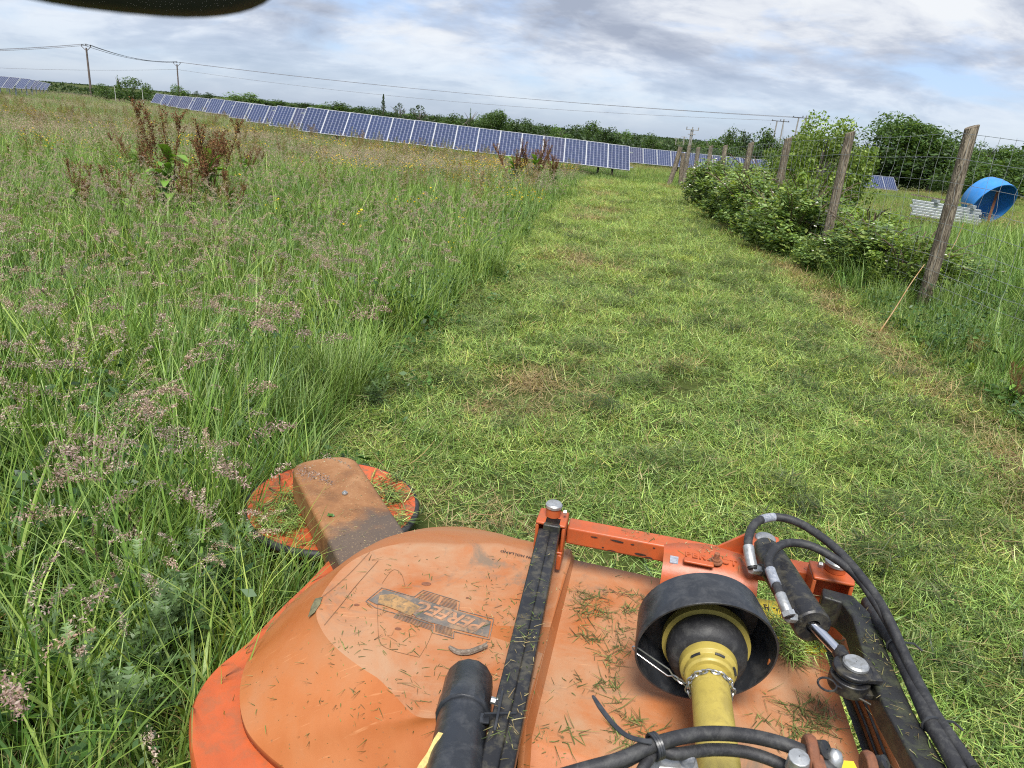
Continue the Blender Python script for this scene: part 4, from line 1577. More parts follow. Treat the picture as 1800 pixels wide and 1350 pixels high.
mb.lathe([(.001, .016), (.007, .016), (.007, .005), (.010, .005), (.010, 0), (.001, 0)], P(876, 1234, .605), -rgt + tup * .2, 6)
part('clip_bolt', mb, ZINC, tube_t)
# flattened window in the body and a strip of yellow strap
mb = MB()
strap = spline([P(776, 1288, .635), P(768, 1300, .632), P(756, 1325, .62), P(738, 1352, .61), P(728, 1385, .60)], 6)
mb.sweep(strap, .014, .002, up=(-.5, -.3, 1))
part('yellow_strap', mb, pbr('yellow_strap', (.62, .47, .16), .7, dirt=(.3, .22, .1), dirt_amt=.5, scale=60, bump=.3), tube_t, smooth=None)

# ------------------------------------------------------------------ coupling hardware in the foreground
clevis = thing('grey_coupling', 'pale grey metal coupling with two upright lugs under the black cables', 'coupling', tuple(P(1180, 1345, .76)))
mb = MB()
mb.bar(P(1150, 1348, .765), P(1225, 1356, .765), .03, .03)
part('cross_piece', mb, ZINC, clevis, bevel=.004)
for px in (1146, 1206):
    mb = MB()
    o_ = P(px, 1343, .775)
    mb.box(o_, (.022, .026, .05))
    part('lug', mb, pbr('grey_paint', (.12, .13, .15), .5, dirt=(.3, .3, .3), dirt_amt=.5, scale=40), clevis, bevel=.008, seg=3)
hook = thing('rusty_hook', 'rusty hook plate with a black stud and a grey nut, lowest edge of the picture', 'hook', tuple(P(1425, 1335, .80)))
mb = MB()
ho = P(1424, 1330, .80)
mb.lathe([(.001, -.009), (.030, -.009), (.033, -.004), (.033, .004), (.030, .009), (.001, .009)], ho, (1, -.15, .1), 20)
mb.bar(ho, ho + Vector((.0, -.12, -.03)), .020, .05)
part('hook_plate', mb, RUST, hook, bevel=.003)
mb = MB()
mb.lathe([(.001, .02), (.014, .018), (.015, 0), (.001, 0)], ho + Vector((.008, .002, .012)), (.5, -.5, .7), 16)
part('stud', mb, BLACK_PAINT, hook)
mb = MB()
mb.lathe([(.001, .03), (.016, .028), (.018, 0), (.001, 0)], P(1400, 1352, .80), (-.1, -.1, 1), 12)
part('nut', mb, ZINC, hook, bevel=.001)
mb = MB()
mb.lathe([(.001, .034), (.010, .030), (.014, .018), (.012, 0), (.001, 0)], P(1463, 1352, .79), (0, .2, 1), 16)
part('end_knob', mb, ZINC, hook, smooth=60)
mb = MB()
mb.box(P(1488, 1346, .78), (.03, .018, .002))
part('yellow_tag', mb, LABEL_YEL, hook)
lug2 = thing('rusty_lug', 'small rusty lug with a black stud beside the dark side channel', 'lug', tuple(P(1530, 1345, .70)))
mb = MB()
ho = P(1527, 1350, .70)
mb.lathe([(.001, -.009), (.026, -.009), (.029, 0), (.026, .009), (.001, .009)], ho, (1, -.1, .1), 18)
part('lug_plate', mb, RUST, lug2, bevel=.002)
mb = MB()
mb.lathe([(.001, .018), (.012, .016), (.013, 0), (.001, 0)], ho + Vector((.012, .0, .012)), (.5, -.4, .7), 14)
part('stud', mb, BLACK_PAINT, lug2)

# broken stick lying on the dome
stick = MB()
sp_pts = spline([P(790, 1137, ZT + .012), P(805, 1146, ZT + .012), P(825, 1146, ZT + .012), P(842, 1140, ZT + .013), P(856, 1134, ZT + .016)], 5)
stick.tube(sp_pts, [.004 + .003 * math.sin(i / len(sp_pts) * 3.1) + .001 * R_.random() for i in range(len(sp_pts))], 7)
stick.tube([P(838, 1143, ZT + .014), P(850, 1133, ZT + .02), P(858, 1128, ZT + .022)], [.004, .003, .001], 5)
so = part('broken_stick', stick, pbr('bark', (.13, .10, .075), .85, dirt=(.3, .25, .2), dirt_amt=.6, scale=60, bump=.6), None, smooth=50)
tag(so, 'short broken brown stick lying on the orange dome', 'stick')
# torn green leaf on the disc arm
lf = MB()
lo_ = P(581, 905, za + .006)
lf.add([lo_ + Vector((math.cos(a) * r, math.sin(a) * r * .9, .004 * math.sin(3 * a))) for a, r in zip(np.linspace(0, 6.28, 11, endpoint=False), (.016, .008, .014, .009, .016, .010, .013, .007, .015, .009, .012))], [tuple(range(11))])
lf.col = (.07, .16, .03)
lf.c = [(.07, .16, .03)] * len(lf.v)
sf = lf.mesh('green_leaf', M_PLANT)
lob = bpy.data.objects.new('green_leaf', sf)
C.objects.link(lob)
lob.modifiers.new('thick', 'SOLIDIFY').thickness = .0006
tag(lob, 'torn green leaf stuck to the rusty brown disc arm', 'leaf')

# ------------------------------------------------------------------ cut grass lying on the machine
bpy.context.view_layer.update()
dg = bpy.context.evaluated_depsgraph_get()
bv_v, bv_f = [], []
for o in [dome, plate, arm, disc_o, beam, gbx, arm_r, fo] + [o for o in mower.children if o.name.startswith('guide_rail')] + [cyl, guard]:
    me = o.data
    b0 = len(bv_v)
    off = Vector(mower.location)
    bv_v += [v.co + off for v in me.vertices]
    bv_f += [tuple(b0 + i for i in p.vertices) for p in me.polygons]
tree = BVHTree.FromPolygons(bv_v, bv_f)


def drop(x, y):
    h = tree.ray_cast(Vector((x, y, 1.2)), Vector((0, 0, -1)))
    return (h[0], h[1]) if h[0] is not None and abs(h[1].z) > .5 else (None, None)


def litter(name, centres, spread_, per, L, w, lift, pal_, zmax=9):
    acc = Acc()
    b_, az_, c_, l_ = [], [], [], []
    for (px, py, zz) in centres:
        o_ = P(px, py, zz)
        a00 = R_.random() * 6.28
        for _ in range(per):
            x, y = o_.x + spread_ * R_.gauss(0, 1), o_.y + spread_ * R_.gauss(0, 1)
            h, n = drop(x, y)
            if h is None or h.z < .17 or h.z > zmax:
                continue
            b_.append((h.x, h.y, h.z + .002 + lift * R_.random()))
    b_ = np.array(b_)
    n = len(b_)
    strips(acc, b_, G.random(n) * 6.283, L * (.25 + 1.1 * G.random(n) ** 2), w * (.6 + .7 * G.random(n)), 1.5 + .07 * G.standard_normal(n), .25 * G.standard_normal(n),
           pal(pal_, n, .25), 3, p=3, tip=.3, twist=.5 * G.standard_normal(n))
    o = acc.obj(name, M_PLANT)
    tag(o, kind='stuff')
    return o


DECKG = np.array([(.11, .16, .04), (.16, .20, .06), (.08, .11, .03), (.22, .20, .08), (.12, .10, .04)])
cl = [(R_.uniform(985, 1130), R_.uniform(1000, 1320), ZP) for _ in range(26)] + [(1040, 1050, ZP), (1050, 1080, ZP), (1030, 1120, ZP), (1075, 1200, ZP), (1100, 1240, ZP), (1140, 1290, ZP), (1090, 1140, ZP),
      (1130, 1050, ZP), (1150, 1045, ZP), (1105, 1075, ZP), (1070, 1160, ZP), (1110, 1260, ZP)] * 2 + [(R_.uniform(1340, 1460), R_.uniform(1230, 1330), ZP) for _ in range(16)] + [(1415, 1240, ZP), (1430, 1275, ZP)] * 2
litter('deck_clippings', cl, .015, 15, .045, .0022, .006, DECKG, .50)
cl = [(R_.uniform(560, 960), R_.uniform(975, 1250), ZT) for _ in range(70)] + [(R_.uniform(440, 760), R_.uniform(1120, 1345), .36) for _ in range(45)]
litter('dome_clippings', cl, .03, 4, .028, .0017, .001, DECKG)
cl = [(R_.uniform(1355, 1460), R_.uniform(1105, 1165), ZP) for _ in range(34)] + [(R_.uniform(1340, 1420), R_.uniform(1070, 1140), ZP) for _ in range(14)]
litter('caught_grass', cl, .016, 30, .075, .0028, .03, np.concatenate([DECKG, MOWN]), .50)
cl = [(R_.uniform(650, 725), R_.uniform(840, 925), .18) for _ in range(30)] + [(R_.uniform(460, 560), R_.uniform(872, 940), .18) for _ in range(46)]
litter('disc_clippings', cl, .020, 36, .070, .0034, .022, np.concatenate([MOWN, DECKG]), .26)
cl = [(R_.uniform(1000, 1480), 935 + (R_.uniform(1000, 1480) - 1000) * .19, .6) for _ in range(40)] + [(R_.uniform(1450, 1660), R_.uniform(1050, 1340), .62) for _ in range(60)] + [(R_.uniform(860, 980), R_.uniform(950, 1340), .61) for _ in range(40)]
litter('beam_clippings', cl, .02, 8, .024, .0018, .001, np.concatenate([STRAW, DECKG]))
cl = [(R_.uniform(520, 720), R_.uniform(800, 960), za) for _ in range(60)]
litter('arm_seeds', cl, .02, 6, .008, .0022, .0, STRAW)

# ------------------------------------------------------------------ solar arrays
ALU = pbr('aluminium_frame', (.52, .53, .55), .38, .6, scale=12, var=.06)
GALV = pbr('galvanised_steel', (.42, .45, .46), .5, .6, dirt=(.25, .26, .24), dirt_amt=.4, scale=7, var=.15)
DARK_STEEL = pbr('weathered_steel', (.07, .065, .06), .6, .4, scale=9, var=.3)

m, g, out = new_mat('solar_cells')
tcg = g.n('ShaderNodeTexCoord').outputs['Object']
sp_ = g.n('ShaderNodeSeparateXYZ', ins={0: tcg})
u = g.math('MULTIPLY', g.math('ADD', sp_.outputs[0], .480), 1 / .160)          # six columns
v = g.math('MULTIPLY', g.math('SUBTRACT', sp_.outputs[1], .025), 1 / .160)     # ten rows


def near(x, at, w):
    fr = g.math('FRACT', x)
    return g.math('LESS_THAN', g.math('ABSOLUTE', g.math('SUBTRACT', fr, at)), w)


gapu = g.math('MAXIMUM', near(u, 0.0, .05), near(u, 1.0, .05))
gapv = g.math('MAXIMUM', near(v, 0.0, .025), near(v, 1.0, .025))
bus = g.math('MAXIMUM', near(u, .27, .035), near(u, .73, .035))
cell = g.n('ShaderNodeTexVoronoi', ins={'Vector': tcg, 'Scale': 34.0}).outputs['Color']
rnd_ = g.n('ShaderNodeObjectInfo').outputs['Random']
base_ = g.ramp(rnd_, [(0, (.014, .022, .062, 1)), (.6, (.018, .030, .082, 1)), (1, (.026, .025, .055, 1))])
c = g.mix(.22, base_, g.mix(1.0, cell, (.02, .05, .16, 1), 'MULTIPLY'))
c = g.mix(g.math('MAXIMUM', g.math('MULTIPLY', gapu, .62), g.math('MULTIPLY', gapv, .35)), c, (.42, .44, .52, 1))
c = g.mix(g.math('MULTIPLY', bus, .20), c, (.32, .35, .45, 1))
b = g.n('ShaderNodeBsdfPrincipled', ins={'Base Color': c, 'Roughness': .16, 'Specular IOR Level': .5, 'Coat Weight': .35, 'Coat Roughness': .08})
g.link(b.outputs[0], out.inputs[0])
CELLS = m

TILT = rad(38)
mb = MB()
W2, H2, fwd = .498, 1.65, .026
mb.box((0, fwd / 2, 0), (2 * W2, fwd, .04))
mb.box((0, H2 - fwd / 2, 0), (2 * W2, fwd, .04))
for s in (-1, 1):
    mb.box((s * (W2 - fwd / 2), H2 / 2, 0), (fwd, H2 - 2 * fwd, .04))
ME_FRAME = mb.mesh('solar_panel', ALU)
mb = MB()
mb.box((0, H2 / 2, 0), (2 * (W2 - fwd) - .002, H2 - 2 * fwd - .002, .024))
ME_CELL = mb.mesh('cell_sheet', CELLS)
mb = MB()
mb.box((0, 0, 0), (.06, .06, 1))
ME_LEG = mb.mesh('leg', GALV)
ME_LEGD = mb.mesh('leg', DARK_STEEL)


def link_obj(name, me, parent, loc=(0, 0, 0), rot=(0, 0, 0), scale=(1, 1, 1)):
    o = bpy.data.objects.new(name, me)
    C.objects.link(o)
    o.parent = parent
    o.location, o.rotation_euler, o.scale = loc, rot, scale
    return o


def solar_table(x0, y, z0, n, label, slope=0.0, rot=0.0, leg_me=None, legs=None, group='solar arrays in the field', pw=1.012):
    """n panels side by side; (x0, y, z0) is the lower left corner"""
    r = thing('solar_array', label, 'solar panels', (x0, y, z0), group)
    r.rotation_euler = (0, slope, rot)
    for i in range(n):
        p = link_obj('solar_panel', ME_FRAME, r, (i * pw + .5, 0, R_.uniform(-.004, .004)), (TILT + R_.uniform(-.006, .006), 0, 0))
        link_obj('cell_sheet', ME_CELL, p)
    for d in (.32, 1.32):
        mb = MB()
        mb.bar((-.18, d * math.cos(TILT), d * math.sin(TILT) - .055), (n * pw + .16, d * math.cos(TILT), d * math.sin(TILT) - .055), .045, .05)
        o = bpy.data.objects.new('rail', mb.mesh('rail', GALV))
        C.objects.link(o)
        o.parent = r
    for lx in (legs if legs is not None else [i + .6 for i in range(1, n, 4)] + [n - .75]):
        for d, up_ in ((.75, .46),):
            wx, wy = x0 + lx * math.cos(rot), y + d * math.cos(TILT)
            hg = float(hgt(wx, wy)) - .3
            top = z0 + d * math.sin(TILT) - .07 - lx * math.tan(slope)
            L = max(top - hg, .5)
            link_obj('leg', leg_me or ME_LEGD, r, (lx, d * math.cos(TILT), top - z0 - L / 2 + lx * math.tan(slope)), (0, 0, 0), (1.6, 1.6, L))
    return r


pL, pR = Y(524, 230, 33.4), Y(1107, 300, 33.4)
solar_table(pL.x, 33.4, pL.z, 15, 'long nearest row of fifteen blue solar panels across the field, ending beside the mown strip', math.atan2(pL.z - pR.z, pR.x - pL.x), pw=(pR.x - pL.x) / 15)
rowpx = [(473, 221), (432, 213.5), (402, 206.5), (360, 197.5), (334, 193.5), (310, 189.5), (294, 186.7), (282, 184.5), (265, 180.6)]
ordn = ['second', 'third', 'fourth', 'fifth', 'sixth', 'seventh', 'eighth', 'ninth', 'tenth']
for k, a in enumerate(rowpx):
    y_ = 34 + 5.6 * (k + 1) - .6
    q = Y(*a, y_)
    solar_table(q.x, y_, q.z, 4, f'{ordn[k]} row of solar panels from the front, jutting out past its left end', .03)
q, q2 = Y(1107, 285.5, 53.4), Y(1313, 303, 53.4)
solar_table(q.x - 2.05, 53.4, q.z + .02, 12, 'solar panel row behind the fence posts at the end of the mown strip', -math.atan2(q2.z - q.z, q2.x - q.x) + .012)
q = Y(1578, 336, 61.4)
solar_table(q.x - 4.05, 61.4, q.z + .1, 4, 'pale solar panels seen through the wire netting left of the nearest fence post', .025)
for k, (px, py, y_) in enumerate(((22, 156, 70), (42, 156.5, 77), (52, 157, 84), (60, 157.3, 91), (67, 158, 98), (74, 158.4, 106), (81, 158.8, 114))):
    q = Y(px, py, y_)
    solar_table(q.x - 4 * 1.012, y_, q.z, 4, f'{["nearest", "second nearest", "third nearest", "fourth nearest", "fifth nearest", "sixth nearest", "farthest"][k]} solar table at the far left edge, on galvanised legs', .0, leg_me=ME_LEG, legs=[.3, 2.1, 3.9])

# ------------------------------------------------------------------ stock fence along the right of the mown strip
m, g, out = new_mat('weathered_wood')
tcg = g.n('ShaderNodeTexCoord').outputs['Object']
mp2 = g.n('ShaderNodeMapping', ins={'Vector': tcg, 'Scale': (10, 10, .75)}).outputs[0]
wv = g.noise(mp2, 1.6, 3, .5, 3.2)
wv = g.math('PINGPONG', g.math('MULTIPLY', wv, 5.0), .5)
wv = g.math('MULTIPLY', wv, 2.0)
gr = g.noise(g.n('ShaderNodeMapping', ins={'Vector': tcg, 'Scale': (60, 60, 3)}).outputs[0], 1, 6, .65)
c = g.ramp(g.math('ADD', g.math('MULTIPLY', wv, .55), g.math('MULTIPLY', gr, .5)), [(.28, (.075, .058, .043, 1)), (.5, (.16, .13, .095, 1)), (.72, (.31, .26, .19, 1))])
lich = g.ramp(g.noise(tcg, 5, 8, .7), [(.55, g3(0)), (.7, g3(.5))])
c = g.mix(lich, c, (.19, .19, .11, 1))
b = g.n('ShaderNodeBsdfPrincipled', ins={'Base Color': c, 'Roughness': .85, 'Specular IOR Level': .2})
bp = g.n('ShaderNodeBump', ins={'Strength': .7, 'Distance': .01, 'Height': g.math('ADD', wv, gr)})
g.link(bp.outputs[0], b.inputs['Normal'])
g.link(b.outputs[0], out.inputs[0])
WOOD = m
WIRE = pbr('fence_wire', (.36, .37, .36), .55, .5, scale=3, var=.15)

posts = [(4.80, 1.98, 5.27), (4.84, 2.13, 8.53), (4.88, 2.06, 11.79), (5.06, 1.95, 15.1), (5.25, 1.82, 18.3), (5.48, 1.71, 21.6), (5.86, 1.66, 24.9), (6.18, 1.57, 28.2), (6.42, 1.60, 31.0)]
fence = thing('stock_fence', 'stock fence of rough wooden posts and wire netting along the mown strip', 'fence', (4.86, 8.5, 0))
for i, (x, zt, y) in enumerate(posts):
    zb = float(hgt(x, y)) - .15
    mb = MB()
    k = 9
    r0 = .074 if i < 7 else .085
    pts, rr = [], []
    for j in range(8):
        t = j / 7
        pts.append((x + .010 * math.sin(3 * t + i) + (t - 1) * .012 * (-1) ** i, y + .012 * math.sin(2.3 * t + 2 * i), zb + (zt - zb) * t))
        rr.append(r0 * (1.06 - .10 * t + .03 * math.sin(5 * t + i)))
    pts[-1] = (pts[-1][0], pts[-1][1], zt)
    mb.tube(pts, rr, k)
    for q in range(len(mb.v) - k, len(mb.v)):
        a = mb.v[q]
        mb.v[q] = (a[0], a[1], a[2] + .03 * (a[0] - x) / r0)
    part('fence_post', mb, WOOD, fence, smooth=50)
# thick pair of posts where the fence turns
for x, y, zt, ln in ((6.30, 32.2, 1.5, .30), (6.62, 33.0, 1.25, -.1)):
    mb = MB()
    zb = float(hgt(x, y)) - .15
    mb.tube([(x - ln, y, zb), (x - ln * .4, y, (zb + zt) / 2), (x, y, zt)], [.11, .105, .10], 9)
    part('fence_post', mb, WOOD, fence, smooth=50)


def fx_(y):
    return float(np.interp(y, [p[2] for p in posts], [p[0] for p in posts])) - .085


wz = [1.98, 1.72, 1.46, 1.22, 1.0, .8, .62, .46, .32, .18]
fy = [p[2] for p in posts]


def wire_z(z, y):
    top = float(np.interp(y, fy, [p[1] for p in posts]))
    gz_ = float(hgt(fx_(y), y))
    return gz_ + (z / 2.02) * (top - gz_ - .04)


for k, z in enumerate(wz):
    mb = MB()
    pts = []
    for y in np.arange(4.2, 31.0, .55):
        d = np.min(np.abs(np.array(fy) - y)) / 1.65
        pts.append((fx_(y), y, wire_z(z, y) - .018 * min(1, d) + .006 * math.sin(9 * y + k)))
    mb.tube(pts, .0026 if k not in (0, 1) else .0034, 4, cap=False)
    part('line_wire', mb, WIRE, fence, smooth=60)
acc = MB()
for y in np.arange(4.3, 30.8, .27):
    ph = R_.random() * 6
    pts = []
    for j in range(11):
        z = wz[0] + (wz[-1] - wz[0]) * j / 10
        pts.append((fx_(y) + .008 * math.sin(2.6 * j + ph), y + .016 * math.sin(1.9 * j + ph) + .010 * (j % 2), wire_z(z, y)))
    acc.tube(pts, .0020, 3, cap=False)
net = part('netting', acc, WIRE, fence, smooth=60)
net['kind'] = 'stuff'
for z, y in ((1.22, 6.35), (1.0, 6.2), (.8, 6.05), (.62, 5.95), (.46, 5.9)):
    mb = MB()
    o_ = Vector((fx_(y), y, wire_z(z, y)))
    mb.lathe([(.001, -.03), (.012, -.02), (.016, 0), (.012, .02), (.001, .03)], o_, (0, 1, .05), 8)
    part('wire_joiner', mb, pbr('dark_joiner', (.05, .06, .09), .4, .5, scale=20), fence, smooth=60)

# ------------------------------------------------------------------ blue tank and stack of galvanised rails in the next field
BLUE = pbr('blue_plastic', (.035, .22, .58), .35, dirt=(.10, .22, .42), dirt_amt=.3, scale=4, var=.12)
tank = thing('blue_tank', 'bright blue round plastic tank lying open on its side beyond the fence', 'tank', (14.7, 24.2, float(hgt(14.7, 24.2))))
tc_ = Y(1735, 352, 24.2)
ta_ = Vector((.25, -.85, -.46)).normalized()
mb = MB()
mb.lathe([(r_ * .84, d_ * .84) for r_, d_ in [(.02, -.62), (.50, -.60), (.74, -.46), (.83, -.22), (.85, -.18), (.86, .0), (.885, .02), (.89, .22), (.915, .25), (.92, .36), (.885, .36), (.86, .2), (.82, -.2), (.70, -.42), (.48, -.55), (.02, -.57)]], tc_, ta_, 48)
part('tank_shell', mb, BLUE, tank, smooth=30)
mb = MB()
s_ = ta_.cross(Vector((0, 0, 1))).normalized()
mb.bar(tc_ + ta_ * .2 + Vector((.10, 0, .42)), tc_ + ta_ * .2 + Vector((.02, -.1, -.62)), .07, .05)
part('rusty_prop', mb, RUST, tank)
stack = thing('rail_stack', 'stack of pale galvanised rails half hidden in grass beside the blue tank', 'rails', (11.8, 21, float(hgt(11.8, 21))))
a0, a1 = Y(1603, 352, 21.0), Y(1724, 371, 20.4)
for k, (dz, sh) in enumerate(((0, 0), (-.072, .03), (-.144, -.04), (-.216, .02), (-.288, .05), (-.36, 0))):
    mb = MB()
    o_ = Vector((sh, -.02 * k, dz))
    mb.bar(a0 + o_, a1 + o_, .09, .062)
    part('rail', mb, GALV, stack, bevel=.008)
for sx in (0.34, .86):
    mb = MB()
    mb.box(a0.lerp(a1, sx) + Vector((0, 0, .075)), (.09, .30, .085))
    part('spacer_block', mb, GALV, stack, bevel=.004)
mb = MB()
mb.bar(a0 + Vector((-.03, .06, .155)), a1.lerp(a0, .12) + Vector((0, .06, .13)), .06, .04)
part('top_bar', mb, WOOD, stack)

# ------------------------------------------------------------------ poles and power lines
POLE = pbr('pole_wood', (.13, .10, .085), .8, scale=2, var=.3)
POLEG = pbr('grey_pole_wood', (.27, .255, .23), .8, scale=2, var=.25)


def insul(mb, o, h=.35):
    mb.tube([o, Vector(o) + Vector((0, 0, h))], [.07, .11], 6)


def single_pole(px, ptop, y, label):
    t = Y(*ptop, y)
    zb = float(hgt(t.x, y)) - .3
    r = thing('power_pole', label, 'power pole', (t.x, y, zb))
    mb = MB()
    mb.tube([(t.x, y, zb), (t.x, y, t.z)], [.19, .14], 8)
    part('pole', mb, POLE, r)
    mb = MB()
    ar = []
    for s in (-1, 0, 1):
        ar.append(Vector((t.x + s * .75, y, t.z + (.15 if s else .25))))
    mb.bar(Vector((t.x, y, t.z - .5)), ar[0], .08, .08)
    mb.bar(Vector((t.x, y, t.z - .5)), ar[2], .08, .08)
    part('cross_arm', mb, POLE, r)
    for a in ar:
        mb = MB()
        insul(mb, a)
        part('insulator', mb, DARK_STEEL, r)
    return [a + Vector((0, 0, .35)) for a in ar]


W1 = single_pole(None, (151.5, 84), 130, 'taller thin power pole nearest the left edge, standing behind the meadow crest')
W2_ = single_pole(None, (311, 113), 175, 'shorter power pole rising behind a round green shrub left of the panel rows')


def h_pole(ptop, y, label):
    t = Y(*ptop, y)
    zb = float(hgt(t.x, y)) - .3
    r = thing('twin_power_pole', label, 'power pole', (t.x, y, zb))
    tops = []
    for s in (-1, 1):
        mb = MB()
        mb.tube([(t.x + s * .95, y, zb), (t.x + s * .8, y, t.z + (.4 if s > 0 else -.1))], [.19, .15], 8)
        part('pole', mb, POLEG, r)
    mb = MB()
    mb.bar((t.x - 2.2, y - .1, t.z - .15), (t.x + 2.2, y - .1, t.z - .15), .12, .16)
    part('cross_arm', mb, DARK_STEEL, r)
    for s in (-1, 0, 1):
        mb = MB()
        o_ = Vector((t.x + s * 2.0, y - .1, t.z - .1))
        insul(mb, o_, .4 if s == 0 else .2)
        part('insulator', mb, DARK_STEEL, r)
        tops.append(o_)
    mb = MB()
    mb.tube([(t.x + .8, y, t.z), (t.x + 3.2, y + 1, zb)], .035, 5)
    part('stay_wire', mb, GALV, r)
    return tops


H1 = h_pole((1411, 206), 167, 'nearer grey twin power pole with stay, behind the trees right of the strip')
H2_ = h_pole((1372, 212), 190, 'farther grey twin power pole left of the other one')
t = Y(1217, 227, 150)
zb = float(hgt(t.x, 150)) - .3
r = thing('power_pole', 'pale double power pole with wide cross arm above the end of the fence', 'power pole', (t.x, 150, zb))
for s in (-1, 1):
    mb = MB()
    mb.tube([(t.x + s * .16, 150, zb), (t.x + s * .16, 150, t.z)], [.15, .13], 7)
    part('pole', mb, POLEG, r)
for dz, w in ((-.15, 1.25), (-1.0, .75)):
    mb = MB()
    mb.bar((t.x - w, 149.8, t.z + dz), (t.x + w, 149.8, t.z + dz), .1, .12)
    part('cross_arm', mb, POLEG, r)
for s in (-1, 0, 1):
    mb = MB()
    insul(mb, (t.x + s * 1.15, 149.8, t.z - .08), .45)
    part('insulator', mb, POLEG, r)
for px, py, y, lab in ((1203, 240, 300, 'distant thin power pole just left of the pale double pole'), (1189, 243, 380, 'most distant thin power pole, farther left of the pale double pole')):
    t = Y(px, py, y)
    zb = float(hgt(t.x, y)) - .3
    r = thing('power_pole', lab, 'power pole', (t.x, y, zb))
    mb = MB()
    mb.tube([(t.x, y, zb), (t.x, y, t.z)], [.24, .2], 6)
    part('pole', mb, POLEG, r)
    mb = MB()
    mb.bar((t.x - 1.2, y, t.z - .2), (t.x + 1.2, y, t.z - .2), .16, .18)
    part('cross_arm', mb, POLEG, r)
LINE = pbr('conductor', (.20, .20, .22), .6, scale=1)


def conductor(a, b2, sag, label, r=.045):
    mb = MB()
    pts = []
    for i in range(25):
        s = i / 24
        p = Vector(a).lerp(Vector(b2), s)
        p.z -= sag * 4 * s * (1 - s)
        pts.append(p)
    mb.tube(pts, r, 4, cap=False)
    o = part('power_line', mb, LINE, None, smooth=60)
    tag(o, label, 'power line', 'power lines across the sky')
    return o


LN = ['back', 'middle', 'front']
for k in range(3):
    l_ = Y(-260, 86 + 2 * k, 110)
    conductor(l_, W1[k], .5, f'{LN[k]} one of three thin power lines leaving the picture at the left edge')
    conductor(W1[k], W2_[k], .9, f'{LN[k]} one of three thin power lines between the two left poles')
for k in (0, 2):
    conductor(W2_[k], H1[k // 2 * 2], 1.2, f'{LN[k]} of two long power lines from the shorter left pole to the twin pole', .05)
conductor(Y(310, 122, 240), H2_[0], 2.2, 'long thin black power line low across the sky to the farther twin pole', .05)
conductor(Y(-200, 108, 215), Y(310, 122, 240), 1.0, 'faint low power line passing behind the poles on the left', .05)

# ------------------------------------------------------------------ trees and shrubs
LEAFG = np.array([(.060, .115, .026), (.080, .145, .032), (.042, .085, .022), (.105, .165, .042)])
LEAFD = np.array([(.044, .082, .024), (.058, .102, .028), (.034, .064, .021)])
LEAFY = np.array([(.15, .23, .035), (.19, .27, .05), (.10, .17, .03), (.22, .29, .06)])
LEAFB = np.array([(.16, .25, .065), (.20, .30, .085), (.11, .185, .05), (.27, .36, .13), (.25, .31, .07), (.06, .11, .035)])
BARK = pbr('bark_grey', (.14, .12, .10), .85, scale=6, var=.3)
WHITE_BARK = pbr('pale_guard', (.55, .54, .50), .7, scale=6, var=.1)


def crown(n, rx, rz, cz, nl, size, palg, rough=.35, skirt=0.0, lob=.42, flat=.2, ry=None):
    """leaf-sized faces on many lobes of a crown; gaps stay open"""
    ry = ry or rx
    acc = Acc()
    u = G.standard_normal((nl, 3))
    u /= np.linalg.norm(u, axis=1, keepdims=True)
    rr = .35 + .6 * G.random((nl, 1)) ** .6
    lc = u * rr * np.array([rx, ry, rz]) * (1 - lob * .55)
    if skirt:
        lc[:, 2] = -np.abs(lc[:, 2]) * 0 + lc[:, 2]
    lr = lob * (.55 + .75 * G.random(nl))
    k = G.integers(0, nl, n)
    d = G.standard_normal((n, 3))
    d /= np.linalg.norm(d, axis=1, keepdims=True)
    q = (.55 + .45 * G.random(n) ** .5)[:, None] * (1 + rough * .3 * G.standard_normal((n, 1)))
    p = lc[k] + d * q * lr[k][:, None] * np.array([rx, ry, rz]) * .95
    p[:, 2] += cz
    lum = (.75 + .55 * G.random(nl))[k][:, None]
    quads(acc, p, size * (.5 + .9 * G.random(n)), pal(palg, n, .2) * lum, .6, flat, True)
    return acc


def trunk_mb(h, r, limbs=5, spread_=.6, top=.75):
    mb = MB()
    mb.tube([(0, 0, -.3), (.03 * h * .2, 0, h * .35), (0, .02 * h, h * top)], [r, r * .75, r * .3], 7)
    for i in range(limbs):
        a = i * 2.4
        z0 = h * (.25 + .35 * R_.random())
        e = Vector((math.cos(a) * spread_ * h * .35, math.sin(a) * spread_ * h * .35, z0 + h * .28))
        mb.tube([(0, 0, z0), Vector((0, 0, z0)).lerp(e, .5) + Vector((0, 0, .03 * h)), e], [r * .45, r * .3, r * .1], 5)
    return mb


TREES = {}


def make_tree(kind, acc, tmb, mat_t=BARK):
    TREES[kind] = (acc.obj('crown', M_LEAF, link=False).data, tmb.mesh('trunk', mat_t, smooth=60))


# unit trees: one metre tall, about as wide
make_tree('round', crown(2600, .46, .40, .60, 26, .055, LEAFG), trunk_mb(1, .03))
make_tree('dense', crown(2400, .50, .48, .50, 30, .06, LEAFD, lob=.36), trunk_mb(1, .03))
make_tree('light', crown(2200, .48, .45, .52, 26, .055, LEAFG * 1.35, lob=.36), trunk_mb(1, .03))
make_tree('poplar', crown(1500, .20, .50, .52, 22, .05, LEAFG * 1.2, lob=.3), trunk_mb(1, .03))
make_tree('open', crown(800, .46, .36, .62, 9, .05, LEAFD, lob=.3), trunk_mb(1, .035, 8, 1.0))
cn = Acc()
n_ = 1500
t_ = G.random(n_)
a_ = G.random(n_) * 6.283
rad_ = (.26 * (1 - t_) + .02) * (.5 + .5 * G.random(n_)) * (1 + .35 * np.sin(t_ * 44))
quads(cn, np.stack([np.cos(a_) * rad_, np.sin(a_) * rad_, .08 + .92 * t_], -1), .045, pal(LEAFD, n_), .5, 0, True)
